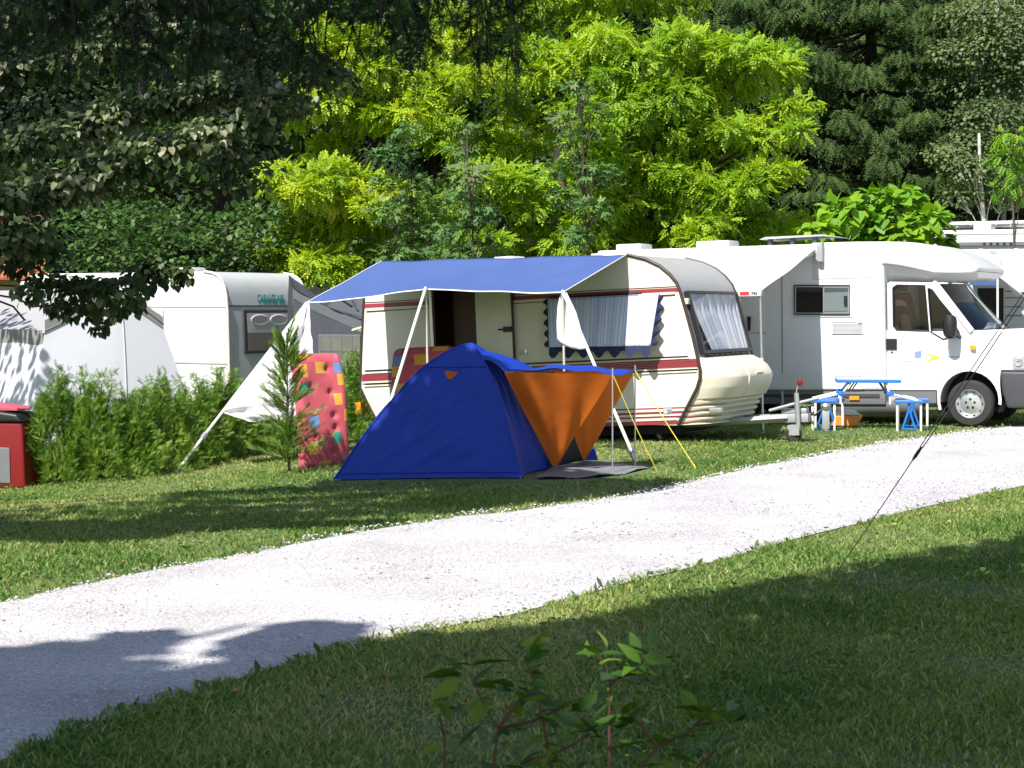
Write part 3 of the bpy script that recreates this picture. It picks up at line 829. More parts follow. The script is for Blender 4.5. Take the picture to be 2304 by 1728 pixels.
# white sheet over the left slanting pole
def pole_at(px):
    """point of the left slanting pole at a photo column"""
    a, b = C1.W(lp_top), C1.W(lp_bot)
    f = lambda t: HX + (a[0] + (b[0] - a[0]) * t) / (a[1] + (b[1] - a[1]) * t) * FPX
    t = min(np.linspace(0, 1, 400), key=lambda t: abs(f(t) - px)); return a + (b - a) * t
SE = np.array([(0, 694, 682), (.2, 703, 760), (.4, 707, 840), (.6, 702, 905), (.75, 655, 944), (.9, 560, 947), (1, 506, 932)], float)
def sheet_l(i, j):
    P_ = pole_at(688 - 186 * i)
    e = at(np.interp(i, SE[:, 0], SE[:, 1]), np.interp(i, SE[:, 0], SE[:, 2]), P_[1] - .28)
    p = P_ + (e - P_) * j + np.array([0, 0, .022 * (1 - j)])
    f = .045 * math.sin(i * 26 + 7 * j) * j + .05 * math.sin(j * 15 + 9 * i) * math.sin(math.pi * j) + .02 * math.sin(i * 63 + 19 * j) * j + .03 * math.sin(28 * j + 3 * i) * (1 - i) * j
    return C1.l(p + np.array([.2, -.9, .3]) * f)
M['printed_sheet'] = pm('printed_sheet', (0.82, 0.81, 0.82), 0.85, 0.05, 8, 0.3, 18, spec=0.1, trans=0.25, dirt=0.75, dirtcol=(0.40, 0.36, 0.55))
sl = grid_sheet('bed_sheet', sheet_l, 60, 26, M['printed_sheet'], None, thick=0.003)
sl.matrix_world = C1.matrix()
tag(sl, 'white printed sheet draped over the slanting awning pole beside the thuja', 'sheet')
TLX = np.array([(1262, 656), (1254, 690), (1252, 727), (1253, 764)], float); TRX = np.array([(1274, 657), (1297, 703), (1306, 737), (1319, 784)], float)
def towel(i, j):
    q = np.linspace(0, 1, 4)
    l_ = at(np.interp(j, q, TLX[:, 0]), np.interp(j, q, TLX[:, 1]), 22.02)
    r_ = at(np.interp(j, q, TRX[:, 0]), np.interp(j, q, TRX[:, 1]), 22.02 - .42 * j)
    p = l_ + (r_ - l_) * i
    p[2] -= .05 * math.sin(math.pi * i) * j ** 4
    f = .035 * math.sin(i * 9 + 1) * j + .012 * math.sin(i * 21 + 5 * j)
    return C1.l(p + np.array([0, -.04 - f, 0]))
tw = grid_sheet('towel', towel, 24, 26, M['sheet'], None, thick=0.004)
tw.matrix_world = C1.matrix()
tag(tw, 'white towel hung over the awning pole in front of the striped cloth', 'towel')

# striped cloth over the window, with dark scalloped border
M['striped_cloth'] = striped('striped_cloth', [(0.05, 0.012, (0.10, 0.13, 0.35)), (0.14, 0.10, (0.50, 0.57, 0.74)), (0.30, 0.012, (0.45, 0.25, 0.35)), (0.40, 0.07, (0.46, 0.56, 0.58)), (0.55, 0.012, (0.10, 0.13, 0.35)), (0.62, 0.14, (0.48, 0.54, 0.76)), (0.83, 0.012, (0.12, 0.15, 0.35)), (0.9, 0.04, (0.55, 0.42, 0.5))], freq=3.6, base=(0.62, 0.66, 0.80))
M['navy_border'] = pm('navy_border', (0.012, 0.018, 0.07), 0.8, 0.15, 10)
tl, tr_ = C1.loc(1232, 672, -.03), C1.loc(1482, 661, -.03)
bl, br = C1.loc(1236, 781, -.22), C1.loc(1463, 778, -.22)
def stc(i, j):
    u = (tl[0] + (tr_[0] - tl[0]) * i) * (1 - j) + (bl[0] + (br[0] - bl[0]) * i) * j
    w = (tl[1] + (tr_[1] - tl[1]) * i) * (1 - j) + (bl[1] + (br[1] - bl[1]) * i) * j
    return (u, -0.03 - 0.19 * j - 0.012 * math.sin(i * 40 + j) * j, w)
sc_ = thing('window_cloth', 'blue and white striped cloth with navy scalloped edge over the caravan window', 'cloth', C1)
st = grid_sheet('striped_panel', stc, 60, 16, M['striped_cloth'], sc_, thick=0.003)
a_ = st.data.attributes.new('rnd', 'FLOAT', 'POINT'); a_.data.foreach_set('value', np.tile(np.linspace(0, 1, 61), 17).astype(np.float32))
V, F = [], []
NB = 90
for i in range(NB + 1):
    t = i / NB; a = np.array(stc(t, 1.0)); dp = 0.10 + 0.045 * math.sin(t * 2 * math.pi * 6.5)
    V += [a, a + np.array([0, -.015, -dp])]
F = [(2 * i, 2 * i + 2, 2 * i + 3, 2 * i + 1) for i in range(NB)]
mk('border', V, F, M['navy_border'], sc_)
for side in (0, 1):
    V = []
    for i in range(41):
        t = i / 40; a = np.array(stc(side, t)); dp = 0.05 + 0.03 * math.sin(t * 2 * math.pi * 4.5)
        V += [a, a + np.array([dp if side else -dp, .06 if side else .02, 0])]
    mk('border', V, [(2 * i, 2 * i + 2, 2 * i + 3, 2 * i + 1) for i in range(40)], M['navy_border'], sc_)

# ------------------------------------------------------------------ dome tent
tn = thing('dome_tent', 'dark blue dome tent with orange porch pitched beside the gravel track', 'tent', loc=(0, 0, 0))
TA, TB, TC, TD = G(751, 1082)[:2], np.array([0.10, 18.52]), np.array([0.455, 19.75]), np.array([-1.55, 20.35])
PK = np.array([-0.43, 19.3, 1.33])
def base_edge(t):
    """t 0..4 round the floor from the rear near corner"""
    C_ = [TA, TB, TC, TD, TA]
    i = min(3, int(t)); s = t - i
    p = C_[i] + (C_[i + 1] - C_[i]) * s
    mid = (TA + TB + TC + TD) / 4
    return p + (mid - p) * 0.10 * math.sin(math.pi * s)      # sides drawn in between the pegs
def dome(t, s):
    q = base_edge(t); r = 1 - s
    corner = 1 - abs(2 * (t % 1) - 1)                     # 0 at the corners
    z = PK[2] * (1 - r ** (1.62 - 0.10 * corner))
    xy = PK[:2] + (q - PK[:2]) * r
    wr = 0.012 * math.sin(9 * t + 11 * s) * math.sin(math.pi * s) + 0.008 * math.sin(31 * t - 9 * s) * r * s * 4
    if t < 1:
        for (a0, b0, sl, am) in ((.10, .05, .62, .020), (.28, .02, .50, .016), (.05, .30, .45, .014), (.55, .04, .30, -.014), (.75, .06, -.25, .014), (.35, .30, .35, -.014), (.15, .55, .30, .010)):
            q_ = (s - b0) - sl * (t - a0)
            wr += 1.7 * am * math.exp(-(q_ / .022) ** 2) * (1 if t > a0 else 0) * min(1, max(0, t - a0) * 6) * max(0, 1 - max(0, t - a0) / .55)
    n_ = (xy - PK[:2]); n_ = n_ / (np.linalg.norm(n_) + 1e-6)
    xy = xy + n_ * wr
    return (xy[0], xy[1], max(0.012, z) + float(zg(xy[0], xy[1])) * r)
def dome_sheet(name, t0, t1, s0, s1, mat, n1=24, n2=24):
    return grid_sheet(name, lambda i, j: dome(t0 + (t1 - t0) * i, s0 + (s1 - s0) * j), n1, n2, mat, tn)
dome_sheet('flysheet_panel', 0.0, 1.0, 0, 1, M['tent_blue'], 80, 80)
dome_sheet('flysheet_panel', 2.0, 3.0, 0, 1, M['tent_blue'])
dome_sheet('flysheet_panel', 3.0, 4.0, 0, 1, M['tent_blue'])
dome_sheet('front_panel', 1.0, 1.55, 0, 1, M['tent_blue'], 16)
dome_sheet('front_panel', 1.84, 2.0, 0, 1, M['tent_blue'], 6)
dome_sheet('front_panel', 1.55, 1.84, 0.52, 1, M['tent_blue'], 10)
dome_sheet('inner_door', 1.55, 1.84, 0.0, 0.52, M['tent_blue'], 10)
for t in (0, 1, 2, 3):
    tube('pole_sleeve', [np.array(dome(t + 1e-6, s)) for s in np.linspace(0, 1, 24)], 0.011, M['tent_blue'], tn, 6)
tube('seam', [np.array(dome(t_, .66 + .02 * math.sin(3 * t_))) + np.array([0, -.008, .004]) for t_ in np.linspace(.04, .97, 24)], .0045, M['tent_blue'], tn, 5)
tube('hem_seam', [np.array(dome(t_, .03)) + np.array([0, -.008, .004]) for t_ in np.linspace(.02, .98, 24)], .0045, M['tent_blue'], tn, 5)
vent = [at(1000, 843, 18.95), at(1032, 846, 18.97), at(1011, 866, 18.86)]
cen = sum(vent) / 3
off = np.array([0, -0.10, 0.05])
vt = mk('vent', [v + off * .8 for v in vent] + [cen + off * 1.6], [(0, 2, 3), (2, 1, 3), (1, 0, 3)], M['tent_orange'], tn)
lathe('vent_toggle', [(0, -.012), (.014, 0), (0, .012)], vent[2] + off, (0, 0, 1), M['black'], vt, 8)
# porch
NA = np.array(dome(1.16, 0.56)); FA = np.array(dome(1.84, 0.56))
NA = at(1134, 836, 19.02); FA = np.array([0.30, 19.75, 1.03])
TN = np.array([*G(1378, 1066)[:2], 0]); TN[2] = at(1378, 841, TN[1])[2]
TF = np.array([*G(1429, 1050)[:2], 0]); TF[2] = at(1429, 834, TF[1])[2]
def porch(i, j):
    a = NA + (FA - NA) * j; b = TN + (TF - TN) * j
    p = a + (b - a) * i
    p[2] += 0.085 * math.sin(math.pi * min(1, i * 1.05)) * math.sin(math.pi * (0.15 + .7 * j)) + 0.01 * math.sin(17 * i + 5 * j)
    p[2] -= 0.03 * math.sin(math.pi * j) * i
    return tuple(p)
grid_sheet('porch_roof', porch, 24, 12, M['tent_blue'], tn, thick=0.003)
back = [np.array(dome(1.0 + t, 0.78)) for t in (0.1, .5, .9)]
def fill(i, j):
    a = NA + (FA - NA) * j
    b = np.array(dome(1.0 + 0.9 * j, 0.84 - .10 * (1 - j)))
    p = b + (a - b) * i; p[2] += 0.03 * math.sin(math.pi * i)
    return tuple(p)
grid_sheet('porch_roof', fill, 10, 12, M['tent_blue'], tn)
CN = at(1248, 1049, 19.55); CF = at(1313, 1036, 20.4)
CN[2] = max(.01, CN[2]); CF[2] = max(.01, CF[2])
def wall_n(i, j):
    a = NA + (TN - NA) * i + np.array([0, 0, -0.006]); c = CN + np.array([0.05 * (i - .5), 0, 0])
    p = a + (c - a) * j
    f = 0.035 * math.sin(i * 15 - 6 * j) * math.sin(math.pi * min(1, j * 1.1)) * (1 - .6 * j)
    p += np.array([.3, -1, 0]) * f
    return tuple(p)
grid_sheet('porch_wall', wall_n, 24, 24, M['tent_orange'], tn)
def wall_f(i, j):
    a = FA + (TF - FA) * (0.15 + .85 * i); c = CF + np.array([0.04 * (i - .5), 0, 0])
    p = a + (c - a) * j + np.array([.3, -1, 0]) * 0.02 * math.sin(i * 12 - 5 * j) * math.sin(math.pi * j)
    return tuple(p)
grid_sheet('porch_wall', wall_f, 16, 20, M['tent_orange'], tn)
edge = [np.array(dome(1.03, s)) for s in np.linspace(0.0, 0.56, 10)]
def infill(i, j):
    a = np.array(dome(1.0 + .16 * i, 0.56 * (1 - j))); return tuple(a)
mk('doorway_shade', [CN, at(1292, 983, 19.9), CF, at(1300, 1030, 20.1)], [(0, 1, 2), (0, 2, 3)], M['dark_inside'], tn)  # dark panel filling the doorway, its shade put into the colour
mk('mud_flap', [CF, CF + np.array([.16, .02, 0.0]), at(1330, 985, 20.5)], [(0, 1, 2)], M['tent_blue'], tn)
for p, nm in ((TN, 'porch_pole'), (TF, 'porch_pole')):
    tube(nm, [(p[0], p[1], 0), (p[0], p[1], p[2] + 0.06)], 0.008, M['alu'], tn, 8)
for p, q in ((TN, G(1479, 1062)), (TF, G(1567, 1056))):
    tube('guy_rope', [p, (p * .5 + np.array(q) * .5) - np.array([0, 0, .02]), q], 0.005, M['yellow_rope'], tn, 6)
    tube('peg', [np.array(q) + [-.02, .02, .05], np.array(q) - [0, 0, .03]], .006, M['yellow_rope'], tn, 6)
for q in (TA, TB, TC):
    tube('peg', [(q[0] - .02, q[1] - .02, .04), (q[0], q[1], -.05)], .005, M['alu'], tn, 6)
gm = [G(1205, 1080), G(1330, 1077), G(1405, 1068), G(1462, 1054), G(1400, 1048), G(1310, 1042), G(1240, 1056)]
V, F = [], []
cg = sum(gm) / len(gm)
for r_ in (0.0, .35, .7, 1.0):
    for i in range(28):
        t = i / 28 * len(gm); a = gm[int(t) % len(gm)]; b = gm[(int(t) + 1) % len(gm)]
        p = a + (b - a) * (t - int(t)); q = cg + (p - cg) * r_
        V.append((q[0], q[1], 0.022 + 0.010 * math.sin(9 * q[0] + 4 * q[1]) + .006 * math.sin(23 * q[0] - 11 * q[1])))
F = np.array([(r_ * 28 + i, r_ * 28 + (i + 1) % 28, (r_ + 1) * 28 + (i + 1) % 28, (r_ + 1) * 28 + i) for r_ in range(3) for i in range(28)])
gs = mk('groundsheet', V, F, M['ground_mat'], None, True)
tag(gs, 'wrinkled grey groundsheet spread in front of the tent porch', 'groundsheet')

# ------------------------------------------------------------------ foam mattresses with printed patches
M['matt_red'] = pm('red_printed_cotton', (0.52, 0.10, 0.12), 0.85, 0.18, 14, 0.2, 60, spec=0.15)
M['matt_yel'] = pm('yellow_print', (0.72, 0.36, 0.06), 0.85, 0.15, 20, 0.2, 60, spec=0.15)
M['matt_blue'] = pm('blue_print', (0.16, 0.25, 0.48), 0.85, 0.2, 20, 0.2, 60, spec=0.15)
M['matt_green'] = pm('green_print', (0.06, 0.28, 0.22), 0.85, 0.2, 20, 0.2, 60, spec=0.15)
PATCH = [(.04, .00, .30, .055, 1), (.38, .08, .62, .19, 1), (.80, .09, 1.0, .19, 2), (.84, .20, 1.0, .30, 1), (.03, .27, .22, .37, 3), (.72, .38, .88, .48, 1),
         (.16, .56, .36, .67, 2), (.90, .52, 1.0, .63, 1), (.66, .71, .82, .82, 3), (.04, .10, .2, .22, 1), (.86, .02, .92, .05, 2), (.86, .92, .92, .96, 2), (.3, .96, .6, 1.0, 1), (.1, .78, .3, .9, 1)]
TUFT = [(.66, .15), (.68, .36), (.70, .57), (.72, .68), (.66, .88), (.26, .30), (.3, .74)]
def mattress(name, label, BL, BR, TR, TL, thick, flip=False):
    """front face given by its four corners"""
    BL, BR, TR, TL = [np.array(p, float) for p in (BL, BR, TR, TL)]
    nrm = np.cross(BR - BL, TL - BL); nrm /= np.linalg.norm(nrm)
    nx, ny = 44, 96
    V, F, mi = [], [], []
    for j in range(ny + 1):
        for i in range(nx + 1):
            s, t = i / nx, j / ny
            es, et = min(s, 1 - s) * nx, min(t, 1 - t) * ny
            p = TL * (1 - s) * (1 - t) + TR * s * (1 - t) + BR * s * t + BL * (1 - s) * t
            d = 0.02 - 0.02 * (max(0, 1 - es / 4) ** 2 + max(0, 1 - et / 4) ** 2)
            for (a, b) in TUFT:
                a_ = 1 - a if flip else a
                q = ((s - a_) * .62) ** 2 + ((t - b) * 1.3) ** 2
                d -= 0.035 * math.exp(-q / 0.0012) + .012 * math.exp(-q / 0.01)
            # rounded corners
            cs, ct = max(0, .08 - min(s, 1 - s)), max(0, .035 - min(t, 1 - t))
            if cs > 0 and ct > 0:
                rr_ = math.hypot(cs / .08, ct / .035)
                if rr_ > 1:
                    k = 1 - 1 / rr_
                    p = p + ((BR - BL) * (cs if s < .5 else -cs) + (BL - TL) * (ct if t < .5 else -ct)) * k
            d += .035 * math.sin(math.pi * t) - .03 * (t < .08) * (1 - t / .08) + .008 * math.sin(5 * s + 7 * t)
            V.append(p + nrm * d)
    n = nx + 1
    for j in range(ny):
        for i in range(nx):
            F.append((j * n + i, (j + 1) * n + i, (j + 1) * n + i + 1, j * n + i + 1))
            s, t = (i + .5) / nx, (j + .5) / ny
            if flip: s = 1 - s
            k = 0
            for a, b, c, d, m_ in PATCH:
                if a <= s <= c and b <= t <= d:
                    k = m_
            mi.append(k)
    # sides and back
    ring = [i for i in range(nx + 1)] + [j * n + nx for j in range(1, ny + 1)] + [ny * n + i for i in range(nx - 1, -1, -1)] + [j * n for j in range(ny - 1, 0, -1)]
    k0 = len(V)
    for q in ring: V.append(np.array(V[q]) - nrm * thick)
    m_ = len(ring)
    for a in range(m_):
        b = (a + 1) % m_
        F.append((ring[a], ring[b], k0 + b, k0 + a)); mi.append(0)
    F.append(tuple(k0 + a for a in range(m_))[::-1]); mi.append(0)
    o = mk(name, V, F, None, None, False, mats=[M['matt_red'], M['matt_yel'], M['matt_blue'], M['matt_green']], mi=mi)
    shade_auto(o, 50)
    return tag(o, label, 'mattress', 'red patchwork mattresses')
mattress('mattress', 'red patchwork foam mattress standing upright beside the thuja sapling', G(684, 1054), G(786, 1042),
         at(766, 793, G(786, 1042)[1] + .3), at(662, 795, G(684, 1054)[1] + .3), 0.10)
p0, p1_ = at(886, 784, 24.35), at(1012, 776, 23.75)
mattress('mattress', 'red patchwork foam mattress leaning on the caravan behind the blue tent', (p0[0], p0[1] - .3, -.07), (p1_[0], p1_[1] - .3, -.03), p1_, p0, 0.10, True)

# ------------------------------------------------------------------ motorhome
om = at(2181, HY, 26.5); om[2] = 0
H1 = Frame(om, 26, 0.020)
def hl(pts, v=0.0, ox=1680, oy=480, s=0.3074): return [H1.loc(ox + a * s, oy + b * s, v) for a, b in pts]
mh = thing('motorhome', 'white motorhome with cab facing the road parked behind the picnic table', 'motorhome', H1)
MW = 2.2
u_r = H1.loc(1345, 700)[0]
roofw = hl([(560, 213)])[0][1]; skw = hl([(700, 1298)])[0][1]
u_b = hl([(1012, 900)])[0][0]
wd_u = hl([(300, 900)])[0][0]
body = prism('coach_body', [(u_r, skw), (u_b, skw), (u_b, roofw - .02), (u_r, roofw)], 0, MW, M['white'], mh, 0.05, 3, True)
box('skirt', u_r, u_b - .02, 0.03, MW - .03, skw - .20, skw - .002, M['skirt'], mh, .01)
box('skirt_groove', u_b - 2.3, u_b - .1, 0.018, .03, skw - .10, skw - .05, M['dark_grey'], mh)
uu = hl([(780, 1340)])[0][0]
lathe('underbody_tank', [(0, -.9), (.16, -.88), (.19, -.5), (.19, .5), (.16, .7), (0, .72)], (uu + .25, .25, skw - .20), (1, 0, 0), M['skirt'], mh, 20)
# over-cab moulding
nose_t = hl([(470, 216), (800, 207), (1000, 206), (1140, 208), (1250, 216), (1330, 232), (1400, 255), (1480, 285), (1560, 322), (1630, 368), (1676, 398)])
nose_b = hl([(1672, 425), (1630, 436), (1500, 440), (1370, 434), (1280, 418), (1200, 402), (1100, 383), (1010, 372), (965, 385), (935, 425), (918, 482)])
def taper(pts): return [0.0 + 0.16 * max(0, min(1, (p[0] - nose_t[5][0]) / (nose_t[-1][0] - nose_t[5][0]))) ** 1.6 for p in pts]
polyN = nose_t + nose_b + [(nose_t[0][0], nose_b[-1][1])]
tp = taper(polyN)
prism('overcab_moulding', polyN, [t - .006 for t in tp], [MW + .006 - t for t in tp], M['white_grp'], mh, 0.035, 3, True, 50)
under_top = [nose_b[-1 - i] for i in range(len(nose_b))]
ub_line = hl([(925, 486), (960, 489), (990, 490), (1020, 491), (1100, 492), (1200, 493), (1290, 496), (1370, 500), (1430, 494), (1600, 482), (1650, 468)])
V, F = [], []
for a, b in zip(under_top, ub_line):
    k = taper([a])[0]
    V += [(a[0], k, a[1]), (b[0], k + .24, b[1]), (b[0], MW - k - .24, b[1]), (a[0], MW - k, a[1])]
for i in range(len(ub_line) - 1):
    for j in range(3): F.append((4 * i + j, 4 * i + j + 1, 4 * i + j + 5, 4 * i + j + 4))
F.append((4 * (len(ub_line) - 1), 4 * (len(ub_line) - 1) + 1, 4 * (len(ub_line) - 1) + 2, 4 * (len(ub_line) - 1) + 3))
o = mk('overcab_underside', V, F, M['white_grp'], mh); shade_auto(o, 40)
# cab: lower body
CI = 0.10
belt = hl([(1012, 862)], CI)[0][1]
P = lambda pts: hl(pts, CI)
arch_c = hl([(1630, 1368)], CI)[0]
arch = [(arch_c[0] + 0.42 * math.cos(a), arch_c[1] + 0.42 * math.sin(a)) for a in np.linspace(math.radians(198), math.radians(-15), 18)]
lowpts = P([(1014, 1290)]) + P([(1385, 1290)])
cab_side = P([(1014, 505), (1014, 1300), (1392, 1300), (1394, 1380)]) + [p for p in arch if p[1] > P([(1014, 1400)])[0][1] - 0.1]
bump_top = hl([(1880, 1150)], CI)[0][1]
fr_u_ = P([(2085, 1150)])[0][0]
low = P([(1014, 858), (1014, 1298), (1390, 1298), (1394, 1395)]) + [p for p in arch if p[1] > P([(1014, 1395)])[0][1]] + P([(1855, 1200), (1862, 1150), (2098, 1152), (2104, 1060), (2085, 985), (2045, 925), (1985, 862), (1960, 846), (1665, 857), (1560, 862)])
def frontcurve(pts, k=1.0):
    """the front of the cab rounds in towards its far and near corners"""
    return pts
cab = prism('cab_body', low, CI, MW - CI, M['white'], mh, 0.03, 3, True, 50)
bum = P([(1858, 1156), (2108, 1158), (2120, 1300), (2105, 1425), (1905, 1425), (1868, 1290)])
prism('bumper', bum, CI - .02, MW - CI + .02, M['dark_grey'], mh, 0.04, 3, True, 50)
prism('sill', P([(1030, 1300), (1388, 1300), (1388, 1392), (1030, 1392)]), CI + .01, MW - CI - .01, M['skirt'], mh, 0.01)
arc_o = [(arch_c[0] + 0.455 * math.cos(a), arch_c[1] + 0.455 * math.sin(a)) for a in np.linspace(math.radians(198), math.radians(-8), 18)]
arc_i = [(arch_c[0] + 0.415 * math.cos(a), arch_c[1] + 0.415 * math.sin(a)) for a in np.linspace(math.radians(-8), math.radians(198), 18)]
V = [(p[0], CI - .012, p[1]) for p in arc_o] + [(p[0], CI - .012, p[1]) for p in arc_i[::-1]] + [(p[0], CI + .02, p[1]) for p in arc_o]
F = [(i, i + 1, 19 + i, 18 + i) for i in range(17)] + [(i + 1, i, 36 + i, 37 + i) for i in range(17)]
o = mk('arch_lip', V, F, M['white'], mh); shade_auto(o, 50)
V = [(arch_c[0] + .43 * math.cos(a), v, arch_c[1] + .43 * math.sin(a)) for v in (CI + .02, .55) for a in np.linspace(math.radians(205), math.radians(-25), 18)]
mk('wheel_housing', V + [(arch_c[0], .55, arch_c[1])], [(i, i + 1, 19 + i, 18 + i) for i in range(17)] + [(18 + i, 19 + i, 36) for i in range(17)], M['dark_inside'], mh)
for wv, uu_ in ((CI + .10, 0), (MW - CI - .10, 0), (CI + .12, -3.45), (MW - CI - .12, -3.45)):
    wc = H1.W((arch_c[0] + uu_, wv, 0)); c = H1.l((wc[0], wc[1], .335))
    w_ = wheel(mh, c, (0, -1, 0), .335, .205, .20, None)
    sg = -1 if wv < 1 else 1
    rim = lathe('rim', [(0.0, .075), (.05, .078), (.11, .062), (.15, .055), (.17, .075), (.20, .098), (.212, .095), (.214, .07)], c, (0, sg, 0), M['silver'], w_, 40)
    if sg < 0 and uu_ == 0:
        for k in range(5):
            a = k * 2 * math.pi / 5 + .3
            lathe('bolt_hole', [(0, .003), (.017, .002), (.019, -.004)], (c[0] + .062 * math.cos(a), c[1] - .078, c[2] + .062 * math.sin(a)), (0, -1, 0), M['black'], rim, 12)
        for k in range(10):
            a = k * 2 * math.pi / 10
            mb = MB(); mb.tube([(c[0] + .175 * math.cos(a + d), c[1] - .083, c[2] + .175 * math.sin(a + d)) for d in (-.09, 0, .09)], .010, 6); mb.build('vent_slot', M['black'], rim)
# greenhouse: pillars, roof lining, glass, inside
def bar(name, p, q, r_, mat, parent, n=6): return tube(name, [p, q], r_, mat, parent, n)
at3 = lambda a, b, v: (lambda q: (q[0], v, q[1]))(hl([(a, b)], v)[0])
door = prism('cab_door', P([(1034, 1292), (1034, 859), (1098, 859), (1334, 873), (1440, 928), (1560, 909), (1642, 909), (1644, 1000), (1600, 1150), (1480, 1160), (1420, 1220), (1390, 1292)]), CI - .008, CI + .03, M['white'], mh)
prism('window_frame', P([(1030, 512), (1052, 500), (1100, 526), (1072, 548), (1068, 600), (1076, 825), (1098, 858), (1034, 858)]), CI - .008, CI + .03, M['white'], door)
prism('window_frame', P([(1053, 500), (1355, 505), (1362, 556), (1328, 552), (1306, 528), (1101, 526)]), CI - .008, CI + .03, M['white'], door)
prism('window_frame', P([(1356, 505), (1385, 522), (1410, 545), (1642, 850), (1642, 908), (1561, 905), (1492, 735), (1363, 557)]), CI - .008, CI + .03, M['white'], door)
prism('window_post', P([(1304, 526), (1322, 528), (1352, 868), (1334, 860)]), CI - .016, CI + .02, M['white'], door)
prism('window_pane', P([(1072, 545), (1100, 526), (1306, 528), (1336, 858), (1100, 852), (1076, 825)]), CI + .006, CI + .010, M['glass'], door)
prism('quarter_pane', P([(1328, 552), (1362, 560), (1490, 735), (1560, 905), (1440, 922), (1352, 868)]), CI + .006, CI + .010, M['glass'], door)
tube('window_seal', [(p[0], CI - .010, p[1]) for p in P([(1072, 545), (1100, 526), (1306, 528), (1336, 858), (1100, 852), (1076, 825), (1072, 545)])], .013, M['black'], door, 6)
tube('window_seal', [(p[0], CI - .010, p[1]) for p in P([(1328, 552), (1345, 552), (1500, 740), (1560, 890), (1440, 922), (1352, 868), (1328, 552)])], .011, M['black'], door, 6)
prism('handle', P([(1026, 916), (1102, 916), (1102, 998), (1026, 998)]), CI - .03, CI - .008, M['black'], door, 0.01)
prism('lock', P([(1056, 1012), (1072, 1012), (1072, 1024), (1056, 1024)]), CI - .014, CI - .008, M['black'], door)
prism('door_gap', P([(1010, 500), (1015, 500), (1015, 1290), (1010, 1290)]), CI - .012, CI - .001, M['skirt'], mh)
# far door and back wall of the cab
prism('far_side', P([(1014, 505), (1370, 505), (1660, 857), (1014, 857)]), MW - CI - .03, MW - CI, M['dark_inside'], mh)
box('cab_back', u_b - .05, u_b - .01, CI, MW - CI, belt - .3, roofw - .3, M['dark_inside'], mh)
A0, A1 = at3(1385, 512, CI + .05), at3(1664, 856, CI + .03)
B1 = np.array(at3(1960, 842, MW - CI - .1)); 
A0 = np.array(A0); A1 = np.array(A1)
B0 = np.array([A0[0] + .02, MW - CI - .05, A0[2]]); B1 = np.array([A1[0] + .0, MW - CI - .03, A1[2]])
def wscreen(i, j):
    a = A0 + (B0 - A0) * i; b = A1 + (B1 - A1) * i
    p = a + (b - a) * j
    p[0] += 0.26 * (1 - (2 * i - 1) ** 2) * (.55 + .45 * j)
    return tuple(p)
ws = grid_sheet('windscreen', wscreen, 16, 10, M['glass'], mh)
tube('screen_seal', [wscreen(0, j / 6) for j in range(7)] + [wscreen(i / 12, 1) for i in range(13)] + [wscreen(1, 1 - j / 6) for j in range(7)], .016, M['black'], ws, 6)
tube('a_pillar', [np.array(wscreen(0, 0)) + [-.03, -.01, .02], np.array(wscreen(0, 1)) + [-.03, -.02, -.02]], .05, M['white'], mh, 10)
tube('a_pillar', [np.array(wscreen(1, 0)) + [-.03, .01, .02], np.array(wscreen(1, 1)) + [-.03, .02, -.02]], .05, M['white'], mh, 10)
tube('wiper', [np.array(wscreen(.25, .99)) + [.02, 0, .02], np.array(wscreen(.62, .86)) + [.03, 0, .02]], .008, M['black'], ws, 6)
tube('wiper', [np.array(wscreen(.6, .99)) + [.02, 0, .02], np.array(wscreen(.95, .84)) + [.03, 0, .02]], .008, M['black'], ws, 6)
# bonnet reaching to the screen base
V, F = [], []
bt = hl([(1966, 850), (1990, 866), (2045, 925), (2085, 985)], CI)
for i in range(13):
    t = i / 12
    s0 = np.array(wscreen(t, 1.0)) + [.02, 0, -.01]
    k = 1 - (2 * t - 1) ** 2
    vv = CI + .03 + (MW - 2 * CI - .06) * t
    V += [s0, (s0[0] + (bt[1][0] - s0[0]) * .6, vv, s0[2] - .03 + .04 * k), (bt[2][0] + .10 * k, vv, bt[2][1] + .05 * k), (bt[3][0] + .16 * k, vv, bt[3][1] + .02)]
F = [(4 * i + j, 4 * i + j + 4, 4 * i + j + 5, 4 * i + j + 1) for i in range(12) for j in range(3)]
o = mk('bonnet', V, F, M['white'], mh, True)
dash = box('dashboard', A1[0] - .35, A1[0] + .2, CI + .08, MW - CI - .08, A1[2] - .12, A1[2] - .05, M['dark_grey'], mh, .03)
mk('paper', [(A1[0] - .02, .5, A1[2] - .04), (A1[0] + .1, .5, A1[2] + .05), (A1[0] + .12, .8, A1[2] + .06), (A1[0] + .02, .85, A1[2] - .04)], [(0, 1, 2, 3)], M['sheet'], dash)
o = mk('paper', [(A1[0] - .05, .9, A1[2] - .04), (A1[0] + .04, .9, A1[2] + .11), (A1[0] + .10, 1.2, A1[2] + .09), (A1[0] + .05, 1.25, A1[2] - .04), (A1[0] + .12, 1.05, A1[2] + .02)], [(0, 1, 4), (1, 2, 4), (2, 3, 4)], M['sheet'], dash)
for v in (.42, 1.3):
    su_ = hl([(1200, 800)], v)[0]
    seat = prism('cab_seat', [(su_[0] - .15, su_[1] - .35), (su_[0] + .35, su_[1] - .35), (su_[0] + .38, su_[1] - .2), (su_[0] + .03, su_[1] - .18), (su_[0] - .10, su_[1] + .45), (su_[0] - .25, su_[1] + .45)], v, v + .48, M['seat_brown'], mh, .05, 3, True)
    box('headrest', su_[0] - .24, su_[0] - .12, v + .1, v + .38, su_[1] + .47, su_[1] + .66, M['seat_brown'], seat, .03)
st_c = np.array(at3(1500, 850, .55))
